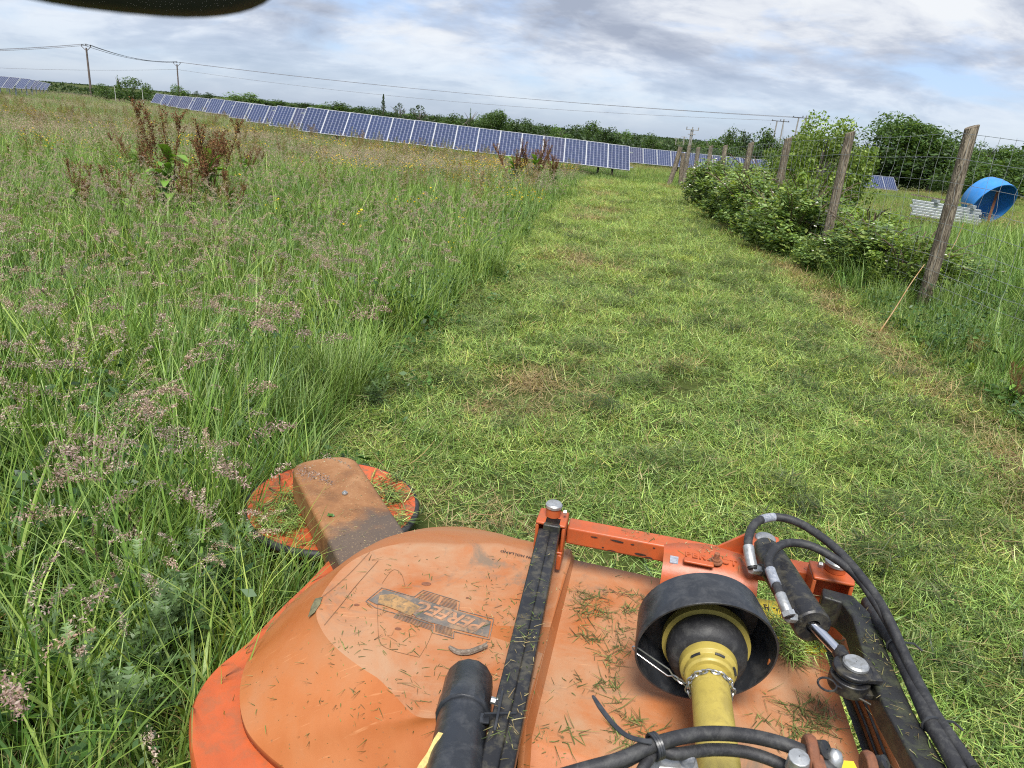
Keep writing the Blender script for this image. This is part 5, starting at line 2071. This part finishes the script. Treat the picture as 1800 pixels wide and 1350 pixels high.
make_tree('conifer', cn, trunk_mb(1, .03, 0, top=.95))
make_tree('oak', crown(17000, .56, .46, .52, 40, .034, LEAFG, lob=.36), trunk_mb(1, .035, 7))
make_tree('bush', crown(3600, .52, .46, .44, 34, .045, LEAFG, lob=.30), trunk_mb(.8, .02))
make_tree('willow', crown(15000, .48, .52, .48, 60, .028, LEAFY, lob=.24, flat=0), trunk_mb(.9, .022, 6))


def tree(kind, px, py, y, wpx, label, name='tree', cat_='tree', group=None, base=None, hmin=None):
    t = Y(px, py, y)
    d = math.hypot(t.x, y)
    zb = float(hgt(t.x, y)) if base is None else base
    h = max(t.z - zb, .6)
    w = wpx / F_PX * (y * .94 + .3) * (1.2 if kind == 'oak' else 1.22)
    h *= 1.2 if kind == 'bush' else 1.12
    r = thing(name, label, cat_, (t.x, y, zb), group)
    cme, tme = TREES[kind]
    rz = R_.random() * 6.28
    link_obj('trunk', tme, r, (0, 0, 0), (0, 0, rz), (h * .9, h * .9, h))
    link_obj('crown', cme, r, (0, 0, 0), (0, 0, rz), (w, w, h))
    return r


tree('conifer', 674, 172, 205, 26, 'dark pointed conifer standing above the hedge behind the panels')
tree('open', 703, 183, 208, 26, 'bare-limbed leaning tree beside the pointed conifer')
tree('open', 738, 187, 200, 40, 'small round open-crowned tree between conifer and poplar behind the panels')
tree('poplar', 828, 194, 205, 18, 'narrow upright poplar-shaped tree left of the big round tree')
tree('open', 812, 205, 210, 22, 'thin scraggy tree touching the narrow upright tree')
tree('oak', 872, 195, 190, 54, 'largest round dark tree above the middle of the panel row')
tree('round', 600, 183, 195, 60, 'broad domed tree behind the left part of the front panel row')
tree('light', 428, 163, 150, 70, 'low light green tree clump just above the far panel rows')
tree('dense', 420, 170, 175, 50, 'dark rounded tree mound over the middle of the staggered panel rows')
BELT = ['dark belt tree over the middle of the staggered rows', 'mid-green belt tree over the right end of the staggered rows', 'dark bushy belt tree over the left corner of the front panel row',
        'paler belt tree just left of the broad domed tree', 'dark belt tree just right of the broad domed tree', 'mid-green belt tree under the left side of the pointed conifer',
        'dark bushy belt tree between the pointed conifer and the leaning bare-limbed tree', 'paler belt tree between the leaning tree and the small round open tree',
        'dark belt tree just right of the small round open tree', 'mid-green belt tree halfway from the small round tree to the narrow upright one',
        'dark bushy belt tree at the foot of the narrow upright tree', 'paler belt tree between the narrow upright tree and the largest round tree',
        'dark belt tree touching the right side of the largest round tree', 'mid-green belt tree one crown away from the largest round tree, on its right',
        'dark bushy low belt tree in the dip right of the largest round tree', 'paler low belt tree in the dip, left of the two broad crowns',
        'dark broad-crowned belt tree, left one of a touching pair', 'mid-green broad-crowned belt tree, right one of a touching pair',
        'dark bushy belt tree over the right part of the front panel row', 'paler belt tree right behind the end panel of the front row',
        'dark belt tree over the gap between the two panel rows', 'mid-green small belt tree over the start of the farther panel row', 'dark bushy small belt tree nearest the distant thin poles']
k_ = 0
for px, py, w in ((455, 174, 46), (495, 178, 48), (535, 180, 56), (566, 184, 50), (636, 187, 52), (662, 192, 46), (690, 197, 44), (716, 198, 46), (765, 201, 50), (792, 205, 48), (822, 208, 48), (848, 206, 46), (905, 209, 50),
                  (932, 215, 44), (958, 218, 46), (985, 223, 44), (1010, 219, 46), (1036, 219, 52), (1066, 223, 50), (1094, 230, 46), (1122, 235, 44), (1150, 241, 40), (1176, 245, 36)):
    tree(['dense', 'round', 'dense', 'light'][k_ % 4], px, py, 205 + 26 * (k_ % 3), w, BELT[k_], group='trees of the belt behind the panels')
    k_ += 1
for px, py, w, y, kd, lab in ((1252, 243, 54, 120, 'light', 'low bushy tree right of the pale double power pole'), (1282, 234, 46, 110, 'round', 'pale-leaved tree with ragged top left of the twin poles'),
                              (1314, 232, 52, 118, 'dense', 'dark domed tree between the ragged tree and the twin poles'), (1356, 236, 56, 112, 'round', 'dark tree in front of the farther twin pole'),
                              (1398, 238, 54, 108, 'dense', 'dark tree at the foot of the nearer twin pole'), (1340, 262, 90, 80, 'dense', 'wide dark hedge tree behind the third fence post'), (1425, 245, 70, 95, 'dense', 'dark tree half behind the light green willow')):
    tree(kd, px, py, y, w, lab)
tree('oak', 1604, 209, 86, 150, 'big round dark green tree right of the willow, behind the netting')
tree('dense', 1545, 258, 82, 110, 'dark spreading tree under the left side of the big round tree')
tree('dense', 1648, 262, 80, 140, 'dark low tree under the right side of the big round tree')
tree('oak', 1742, 254, 80, 115, 'broad dark tree behind the blue tank')
tree('dense', 1805, 258, 82, 115, 'dark tree cut by the right edge of the picture')
tree('bush', 1700, 275, 52, 90, 'green rounded bush in the hedge left of the blue tank', 'bush', 'bush')
tree('bush', 1770, 282, 48, 130, 'green bush directly behind the blue tank', 'bush', 'bush')
tree('bush', 1395, 268, 60, 100, 'green hedge bush behind the netting left of the willow', 'bush', 'bush')
tree('bush', 1290, 258, 90, 80, 'green hedge bush above the second panel row', 'bush', 'bush')
tree('willow', 1462, 214, 17.5, 165, 'light green willow shrub with upright shoots behind the second fence post', 'willow', 'shrub')
tree('willow', 1415, 246, 18.5, 130, 'lower left side shoot of the willow behind the netting', 'willow', 'shrub')
tree('bush', 184, 148, 98, 40, 'low dark shrub just right of the taller power pole', 'bush', 'bush')
tree('bush', 232, 137, 96, 62, 'tallest dark green shrub between the two left power poles', 'bush', 'bush')
tree('poplar', 206, 134, 97, 16, 'spindly sapling with pale trunk among the shrubs on the crest', 'sapling', 'tree')
tree('light', 314, 150, 130, 34, 'round pale green shrub at the foot of the shorter power pole', 'bush', 'bush')
tree('open', 346, 161, 140, 22, 'small dark tree right of the round pale shrub', 'tree', 'tree')
tree('dense', 368, 163, 140, 26, 'small twin-crowned dark tree over the far panel rows', 'tree', 'tree')
for px in (203, 251):
    t = Y(px, 166, 92)
    mb = MB()
    mb.tube([(t.x, 92, float(hgt(t.x, 92)) - .1), (t.x - .05, 92, 2.35)], [.035, .025], 6)
    o = part('tree_stake', mb, WHITE_BARK, None)
    tag(o, f'thin pale stake in front of the dark shrubs, {"left" if px < 220 else "right"} one of two', 'stake')


def mass(name, n, xr, yr, ztop, var_, size, palg, low=-9.0):
    """a far hedge or wood that reads as one: leaf clumps from the ground up to a ragged top"""
    acc = Acc()
    x = xr[0] + (xr[1] - xr[0]) * G.random(n)
    y = yr[0] + (yr[1] - yr[0]) * G.random(n)
    s_ = 300.0 / (np.abs(y) + 100)
    zt = np.interp(x, np.linspace(xr[0], xr[1], len(ztop)), ztop) + var_ * (vnoise(x, y, .16 * s_, 5) + .6 * vnoise(x, y, .55 * s_, 2))
    z0 = np.maximum(hgt(x, y), low)
    z = z0 + np.maximum(zt - z0, .2) * G.random(n) ** .55
    lum = (.9 + .28 * vnoise(x, z, .5 * s_, 3))[:, None]
    quads(acc, np.stack([x, y, z], -1), size * (.5 + .9 * G.random(n)), pal(palg, n, .2) * lum, .65, .1, True)
    o = acc.obj(name, M_LEAF)
    tag(o, kind='stuff')
    return o


mass('hedge_belt', 16000, (-62, 70), (214, 226), (1.2, 2.3, 2.6, 2.2, 1.2, .4, .0), .7, .75, LEAFD)
mass('hedge_belt', 9000, (10, 64), (92, 99), (-.6, .2, 1.0, 1.2), .25, .34, LEAFG)
mass('hedge_belt', 9000, (36, 74), (88, 94), (.2, 1.2, 1.8, 1.8, 2.0), .3, .40, LEAFD)
mass('hedge_belt', 4000, (-112, -62), (126, 132), (2.6, 2.3, 1.6), .25, .40, LEAFD)
mass('distant_woodland', 9000, (-300, 420), (480, 640), (2.5, 3.5, 3.8, 3.2, 3.0, 2.5), .9, 1.8, LEAFD)
mass('distant_woodland', 12000, (-700, 900), (980, 1180), (5, 6, 6.5, 5.5, 6, 5), 1.2, 3.2, LEAFD)

# brambles and young shrubs spilling through the fence
M_BR = M_LEAF
BR = []
for v_ in range(3):
    acc = crown(6500, .58, .50, .42, 46, .050, LEAFB, lob=.27, flat=.5)
    acc2 = Acc()
    BR.append((acc.obj('leaves', M_LEAF, link=False).data,))
mb = MB()
for i in range(16):
    a = i * 1.7
    e = Vector((math.cos(a) * .6 * R_.random(), math.sin(a) * .6 * R_.random(), .75 + .35 * R_.random()))
    mb.tube(spline([(0, 0, -.05), e * .5 + Vector((0, 0, .2)), e, e * 1.15 + Vector((0, 0, -.12))], 3), .006, 4)
ME_CANE = mb.mesh('canes', pbr('cane', (.10, .065, .04), .7, scale=20), smooth=60)
fl = Acc()
c_ = G.standard_normal((16, 3))
c_ /= np.linalg.norm(c_, axis=1, keepdims=True)
c_[:, 2] = np.abs(c_[:, 2])
for _ in range(3):
    quads(fl, c_ * np.array([.52, .52, .46]) + np.array([0, 0, .44]), .032, pal(np.array([(.75, .74, .68), (.7, .66, .64)]), 16, .05), .8, .6, True)
ME_BLOS = fl.obj('blossom', M_DRY, link=False).data
YB = crown(3600, .50, .52, .46, 44, .05, LEAFY, lob=.24, flat=.3).obj('leaves', M_LEAF, link=False).data


def bramble(x, y, w, h, label, yellow=False, blossom=True):
    w *= 1.25
    h *= 1.45 if y > 12.5 else 1.12
    r = thing('young_shrub' if yellow else 'bramble_bush', label, 'shrub' if yellow else 'bramble', (x, y, float(hgt(x, y)) - .03))
    rz = R_.random() * 6.28
    link_obj('canes', ME_CANE, r, (0, 0, 0), (0, 0, rz), (w * .95, w * .95, h * .82))
    link_obj('leaves', YB if yellow else BR[R_.randrange(3)][0], r, (0, 0, 0), (0, 0, rz), (w, w, h))
    if blossom and not yellow:
        link_obj('blossom', ME_BLOS, r, (0, 0, 0), (0, 0, rz), (w, w, h))
    return r


bramble(5.05, 10.3, 1.3, .80, 'green bramble low on the fence between the two nearest posts in view')
bramble(5.75, 9.6, 1.2, .55, 'bramble with white blossom behind the wire, left of the nearest post')
bramble(4.70, 12.9, 1.5, .95, 'dense bramble at the foot of the second post from the right')
bramble(5.7, 12.4, 1.8, .66, 'bramble with scattered white flowers behind the second post')
bramble(4.75, 15.4, 1.5, 1.0, 'dark bramble covering the base of the third post')
bramble(5.9, 15.9, 1.8, .85, 'wide flowering bramble behind the third post')
bramble(5.0, 18.2, 1.6, 1.0, 'bramble at the foot of the fourth post, edge dark against the strip')
bramble(6.2, 19.3, 2.0, 1.15, 'bramble with brown canes behind the fourth post')
bramble(5.4, 21.0, 1.7, 1.15, 'tallest bramble mound before the far posts')
bramble(5.9, 23.4, 1.5, 1.1, 'bramble under the fifth and sixth posts')
bramble(6.1, 26.2, 1.2, .85, 'farthest small bramble beside the end of the mown strip')
bramble(6.9, 23.0, 2.0, 1.05, 'bramble behind the far posts in front of the second panel row')
bramble(4.85, 11.0, 1.0, .62, 'low bramble tight against the wire left of the second post')
bramble(4.9, 14.2, 1.5, .8, 'bramble filling the gap between the second and third posts')
bramble(5.2, 16.9, 1.6, .95, 'bramble filling the gap between the third and fourth posts')
bramble(5.6, 22.3, 1.4, .9, 'bramble between the fifth and sixth posts at the strip edge')
bramble(5.0, 9.3, 1.0, .80, 'yellow-green young shrub just left of the nearest fence post', True)
bramble(5.30, 11.2, 1.0, .90, 'yellow-green young shrub with dark stems close by the second post', True)
bramble(4.62, 13.9, .8, .75, 'small yellow-green shrub leaning over the mown edge', True)
bramble(5.05, 13.3, 1.1, 1.15, 'yellow-green shrub with upright shoots between the second and third posts', True)
bramble(6.4, 14.0, 1.4, .66, 'yellow-green shrub standing under the willow', True)
bramble(10.3, 19.4, .8, .4, 'yellow-green weeds in front of the stacked rails', True)

# ------------------------------------------------------------------ docks, thistles and other single plants
RUSTY = np.array([(.16, .065, .035), (.21, .09, .045), (.12, .05, .03), (.26, .14, .06), (.20, .15, .06)])
DGREEN = np.array([(.14, .27, .04), (.19, .33, .055), (.10, .20, .035)])


def big_leaf(acc, o, az, L, w, pitch, droop, col):
    """broad dock leaf with a folded midrib and wavy edge"""
    n = 7
    vs = []
    p = np.array(o, float)
    d = np.array([math.cos(az), math.sin(az), 0])
    s = np.array([-math.sin(az), math.cos(az), 0])
    for i in range(n + 1):
        t = i / n
        a = pitch - droop * t
        ww = w * (math.sin(math.pi * min(1, t * .92 + .06)) ** .7) / 2
        up_ = np.array([0, 0, 1.0])
        wob = .12 * ww * math.sin(9 * t + az * 5)
        vs += [p - s * ww + up_ * (ww * .35 + wob), p, p + s * ww + up_ * (ww * .35 - wob)]
        p = p + (d * math.cos(a) + up_ * math.sin(a)) * L / n
    f = []
    for i in range(n):
        b = 3 * i
        f += [(b, b + 1, b + 4, b + 3), (b + 1, b + 2, b + 5, b + 4)]
    acc.add(np.array(vs), np.array(f), np.tile(np.array(col), (len(vs), 1)))


def dock_parts(h=1.0, stems=4, leaves=9, col=RUSTY, leafl=.30, tilt=.35, seeds=720):
    st, sd_, lv = Acc(), Acc(), Acc()
    tips, d = strips(st, disc(stems, .06), G.random(stems) * 6.283, h * (.8 + .3 * G.random(stems)), .012, .05 + tilt * G.random(stems), .15, pal(col * .8, stems, .1), 7, p=5, tip=.2)
    for i in range(stems):
        base = st.v[0][i * 16:(i + 1) * 16].reshape(8, 2, 3).mean(1)
        for b in range(9):
            t = .42 + .55 * R_.random()
            j = min(int(t * 7), 6)
            o = base[j] + (base[j + 1] - base[j]) * (t * 7 - j)
            L = h * .32 * (1.15 - t) + .06
            az = R_.random() * 6.283
            dirv = np.array([math.cos(az) * .45, math.sin(az) * .45, 1.0])
            dirv /= np.linalg.norm(dirv)
            n = int(seeds / 9)
            tt = G.random(n)
            pts = o + dirv * (L * tt)[:, None] + .009 * G.standard_normal((n, 3))
            quads(sd_, pts, .013 * (.6 + .8 * G.random(n)), pal(col, n, .25), .8, 0, True)
        n = seeds // 4
        tt = .55 + .45 * G.random(n)
        jj = np.minimum((tt * 7).astype(int), 6)
        pts = base[jj] + (base[jj + 1] - base[jj]) * (tt * 7 - jj)[:, None] + .010 * G.standard_normal((n, 3))
        quads(sd_, pts, .013, pal(col, n, .25), .8, 0, True)
    L_ = []
    for i in range(leaves):
        a = Acc()
        big_leaf(a, (0, 0, .10 + h * .5 * R_.random()), i * 2.4 + R_.random(), leafl * (.7 + .5 * R_.random()), leafl * .36, .9 * R_.random() + .35, .9 + .6 * R_.random(), pal(DGREEN, 1)[0])
        L_.append(a.obj('leaf', M_PLANT, link=False).data)
    return st.obj('stems', M_DRY, link=False).data, sd_.obj('seed_heads', M_DRY, link=False).data, L_


DOCKS = [dock_parts(stems=8, leaves=20, tilt=.5, leafl=.26), dock_parts(1.0, 7, 28, leafl=.28, tilt=.5), dock_parts(1.0, 3, 6, RUSTY * np.array([1.1, 1.25, 1.1]), .22, .2),
         dock_parts(1.0, 2, 6, np.array([(.20, .25, .05), (.24, .25, .06), (.16, .19, .04)]), .16, .15)]


def dock(px, py, h, v_, label, group=None, y=None, sc=1.0):
    p = P(px, py, 0) if y is None else Y(px, py, y)
    for _ in range(4):
        p = P(px, py, float(hgt(p.x, p.y))) if y is None else Y(px, py, y)
    r = thing('dock_plant', label, 'dock plant', (p.x, p.y, float(hgt(p.x, p.y)) - .02), group)
    r.rotation_euler = (R_.uniform(-.08, .08), R_.uniform(-.08, .08), R_.random() * 6.28)
    r.scale = (h * sc, h * sc, h)
    st, sd_, lv = DOCKS[v_]
    link_obj('stems', st, r)
    link_obj('seed_heads', sd_, r)
    for me in lv:
        link_obj('leaf', me, r)
    return r


dock(300, 392, 1.5, 1, 'tall rust-brown dock with broad green leaves, left one of the big pair in the meadow')
dock(372, 380, 1.5, 0, 'tall rust-brown dock, right one of the big pair in the meadow')
dock(335, 402, .85, 1, 'low leafy green dock between the two tall rusty docks')
dock(215, 418, .8, 1, 'broad-leaved dock with few seed stalks left of the big rusty pair')
dock(935, 335, 1.5, 0, 'rusty red dock in front of the panels, nearest the mown strip')
dock(902, 332, 1.3, 0, 'small rusty dock left beside the red one by the strip')
dock(970, 333, 1.2, 0, 'small rusty dock right beside the red one by the strip')
dock(492, 290, .75, 2, 'brown dock in front of the left end of the front panel row')
dock(545, 285, .62, 2, 'thin brown dock right of the dock at the panel row end')
dock(625, 292, .6, 2, 'thin reddish dock under the fourth panel of the front row')
dock(670, 300, .55, 2, 'thin reddish dock under the fifth panel of the front row')
dock(795, 318, .6, 2, 'thin dock standing alone under the middle panels')
dock(430, 265, .7, 2, 'brown dock below the staggered panel rows')
dock(250, 330, 1.0, 0, 'rusty dock standing behind the big pair, to its left')
dock(430, 330, .95, 0, 'rusty dock standing behind the big pair, to its right')
dock(405, 400, .75, 1, 'leafy dock in front of the right one of the big pair')
dock(150, 400, .8, 1, 'leafy dock farthest left of the big rusty pair')
dock(20, 330, .8, 3, 'green dock stalk near the left edge, upper one')
dock(60, 290, .7, 2, 'brownish dock near the left edge behind the green stalk')
dock(14, 900, .9, 3, 'tall yellow-green dock spike at the left edge of the near grass')
dock(492, 560, .62, 3, 'yellow-brown dock spike standing alone in the near meadow')
dock(1775, 720, .34, 1, 'leafy dock with an orange stem at the right edge of the mown strip')

# thistles
THC = np.array([(.105, .175, .062), (.135, .21, .075), (.085, .145, .05)])


def jag_leaf(acc, o, az, L, w, pitch, droop, col, n=8):
    p = np.array(o, float)
    d = np.array([math.cos(az), math.sin(az), 0])
    s = np.array([-math.sin(az), math.cos(az), 0])
    for i in range(n):
        t = i / n
        a = pitch - droop * t
        st = (d * math.cos(a) + np.array([0, 0, math.sin(a)])) * L / n
        ww = w * (math.sin(math.pi * (t * .85 + .1))) / 2
        q = p + st
        for sg in (-1, 1):
            lift = np.array([0, 0, ww * (.5 if i % 2 else .1)])
            vs = np.array([p, q, q + s * sg * ww * .55 + lift * .4, p + st * .9 + s * sg * ww + lift])
            acc.add(vs, np.array([(0, 1, 2, 3)]), np.tile(np.array(col), (4, 1)))
        p = q


def thistle_mesh(h, nst, yellow=False):
    st, lf_ = Acc(), Acc()
    col = THC * (np.array([2.0, 1.7, .6]) if yellow else 1)
    tips, d = strips(st, disc(nst, .08), G.random(nst) * 6.283, h * (.6 + .5 * G.random(nst)), .008, .05 + .35 * G.random(nst), .2, pal(col, nst), 6, p=6, tip=.4)
    for i in range(nst):
        base = st.v[0][i * 14:(i + 1) * 14].reshape(7, 2, 3).mean(1)
        for b in range(17):
            t = .1 + .9 * b / 16
            j = min(int(t * 6), 5)
            o = base[j] + (base[j + 1] - base[j]) * (t * 6 - j)
            jag_leaf(lf_, o, b * 2.4 + R_.random(), (.15 * (1.15 - .55 * t)) * (.8 + .4 * R_.random()), .055, .7 + .5 * t, 1.2 - .5 * t, pal(col, 1)[0])
    return st.obj('stems', M_PLANT, link=False).data, lf_.obj('leaves', M_PLANT, link=False).data


TH = [thistle_mesh(.45, 6), thistle_mesh(.5, 5), thistle_mesh(.38, 3, True)]


def thistle(x, y, sc, v_, label, cat_='thistle', name='thistle'):
    r = thing(name, label, cat_, (x, y, float(hgt(x, y)) - .01))
    r.rotation_euler = (0, 0, R_.random() * 6.28)
    sc *= .68
    r.scale = (sc, sc, sc)
    link_obj('stems', TH[v_][0], r)
    link_obj('leaves', TH[v_][1], r)


for px, py, sc, v_, lab in ((300, 1200, 1.1, 0, 'jagged grey-green thistle touching the left edge of the orange plate'), (235, 1290, 1.1, 1, 'jagged grey-green thistle in the bottom left grass, below the others'),
                            (395, 1080, 1.0, 0, 'jagged thistle squeezed between the tall grass and the dome edge'), (330, 1120, 1.1, 1, 'grey-green thistle a step left of the dome edge'),
                            (30, 1300, 1.0, 1, 'thistle at the bottom left corner'),
                            (310, 1225, .95, 2, 'yellow-green thistle head left of the orange plate'), (700, 560, .8, 0, 'thistle patch at the uncut edge, middle distance'),
                            (560, 530, .9, 1, 'dark leafy thistle patch inside the meadow above the tussock'), (660, 720, .7, 0, 'low thistle by the foot of the big tussock')):
    p = P(px, py, 0)
    thistle(p.x, p.y, sc, v_, lab)
p = P(1690, 668, 0)
thistle(p.x, p.y, .8, 2, 'yellow-tipped weed in front of the straw clump by the fence', 'weed', 'weed')
p = P(1480, 445, 0)
thistle(p.x + .3, p.y, .9, 2, 'yellow-tipped weed left of the nearest fence post', 'weed', 'weed')

# tussocks
TU = np.array([(.16, .25, .055), (.20, .29, .07), (.12, .20, .045), (.24, .32, .10)])


def tussock(px, py, L, n, r, label, palg=TU, w=.006, bend=1.1):
    p = P(px, py, 0)
    acc = Acc()
    strips(acc, disc(n, r), G.random(n) * 6.283, L * (.5 + .7 * G.random(n)), w, .05 + .25 * G.random(n), bend * (.3 + 1.1 * G.random(n)), pal(palg, n, .2), 7)
    o = acc.obj('grass_tussock', M_PLANT)
    o.location = (p.x, p.y, float(hgt(p.x, p.y)))
    tag(o, label, 'grass tussock')


tussock(592, 715, .62, 330, .15, 'big bright arching grass tussock at the edge of the cut, left of centre')
tussock(520, 770, .5, 200, .13, 'lower grass tussock leaning over the cut, nearest the swing disc')
tussock(860, 490, .55, 220, .16, 'upright grass tussock at the corner of the uncut edge, farther off')
tussock(1655, 560, .5, 200, .15, 'grass tussock round the base of the nearest fence post')
tussock(1560, 545, .42, 160, .2, 'fine leaning grass tussock left of the nearest fence post', bend=1.6)
tussock(1720, 632, .22, 260, .12, 'clump of dead straw lying by the fence at the right', STRAW * 1.05, .005, 2.4)
# dry stalks
for pts, r, lab in (([(1543, 588, .02), (1572, 545, .22), (1600, 500, .42), (1625, 465, .60)], .008, 'long dry orange-brown stalk leaning towards the nearest fence post'),
                    ([(1495, 562, .03), (1515, 572, .05), (1536, 585, .03)], .007, 'short straw stalk lying by the foot of the leaning dry stalk'),
                    ([(1662, 455, .55), (1680, 425, .72), (1694, 392, .9)], .006, 'pale dead stalk right of the nearest post')):
    mb = MB()
    o0 = P(*pts[0])
    q = [Y(a, b2, o0.y + .05 * i) for i, (a, b2, z) in enumerate(pts)]
    mb.tube(spline(q, 4), [r * (1 - .5 * i / (4 * (len(q) - 1))) for i in range(4 * (len(q) - 1) + 1)], 6)
    o = part('dry_stalk', mb, pbr('dry_stalk', (.40, .24, .10), .7, dirt=(.5, .42, .25), dirt_amt=.6, scale=8), None, smooth=60)
    tag(o, lab, 'stalk')

# ------------------------------------------------------------------ dark mirror of the cab at the top edge, close to the lens
mc = Vector((0, 0, EYE)) + ray(195, -122).normalized() * .36
mdir = ray(195, -122).normalized()
mu = (Matrix.Rotation(0, 3, 'X') @ Vector((0, 0, 1)))
mr = mdir.cross(mu).normalized()
mu = mr.cross(mdir)
mr, mu = mr * math.cos(.03) + mu * math.sin(.03), mu * math.cos(.03) - mr * math.sin(.03)
mirror = thing('cab_mirror', 'out of focus black mirror housing of the tractor cab at the top left', 'mirror', tuple(mc))
rows = []
for dd, sc in ((-.018, .55), (-.016, .86), (-.008, .98), (0, 1.0), (.014, .97), (.028, .82), (.036, .5)):
    rows.append([mc + mdir * dd + mr * (.066 * sc * math.copysign(abs(math.cos(a)) ** .75, math.cos(a))) + mu * (.0285 * sc * math.copysign(abs(math.sin(a)) ** .8, math.sin(a))) for a in np.linspace(0, 2 * np.pi, 48, endpoint=False)])
mb = loft(rows, True)
mb.f += [tuple(range(48)), tuple(range(6 * 48, 7 * 48))]
part('mirror_housing', mb, INK, mirror, smooth=60)
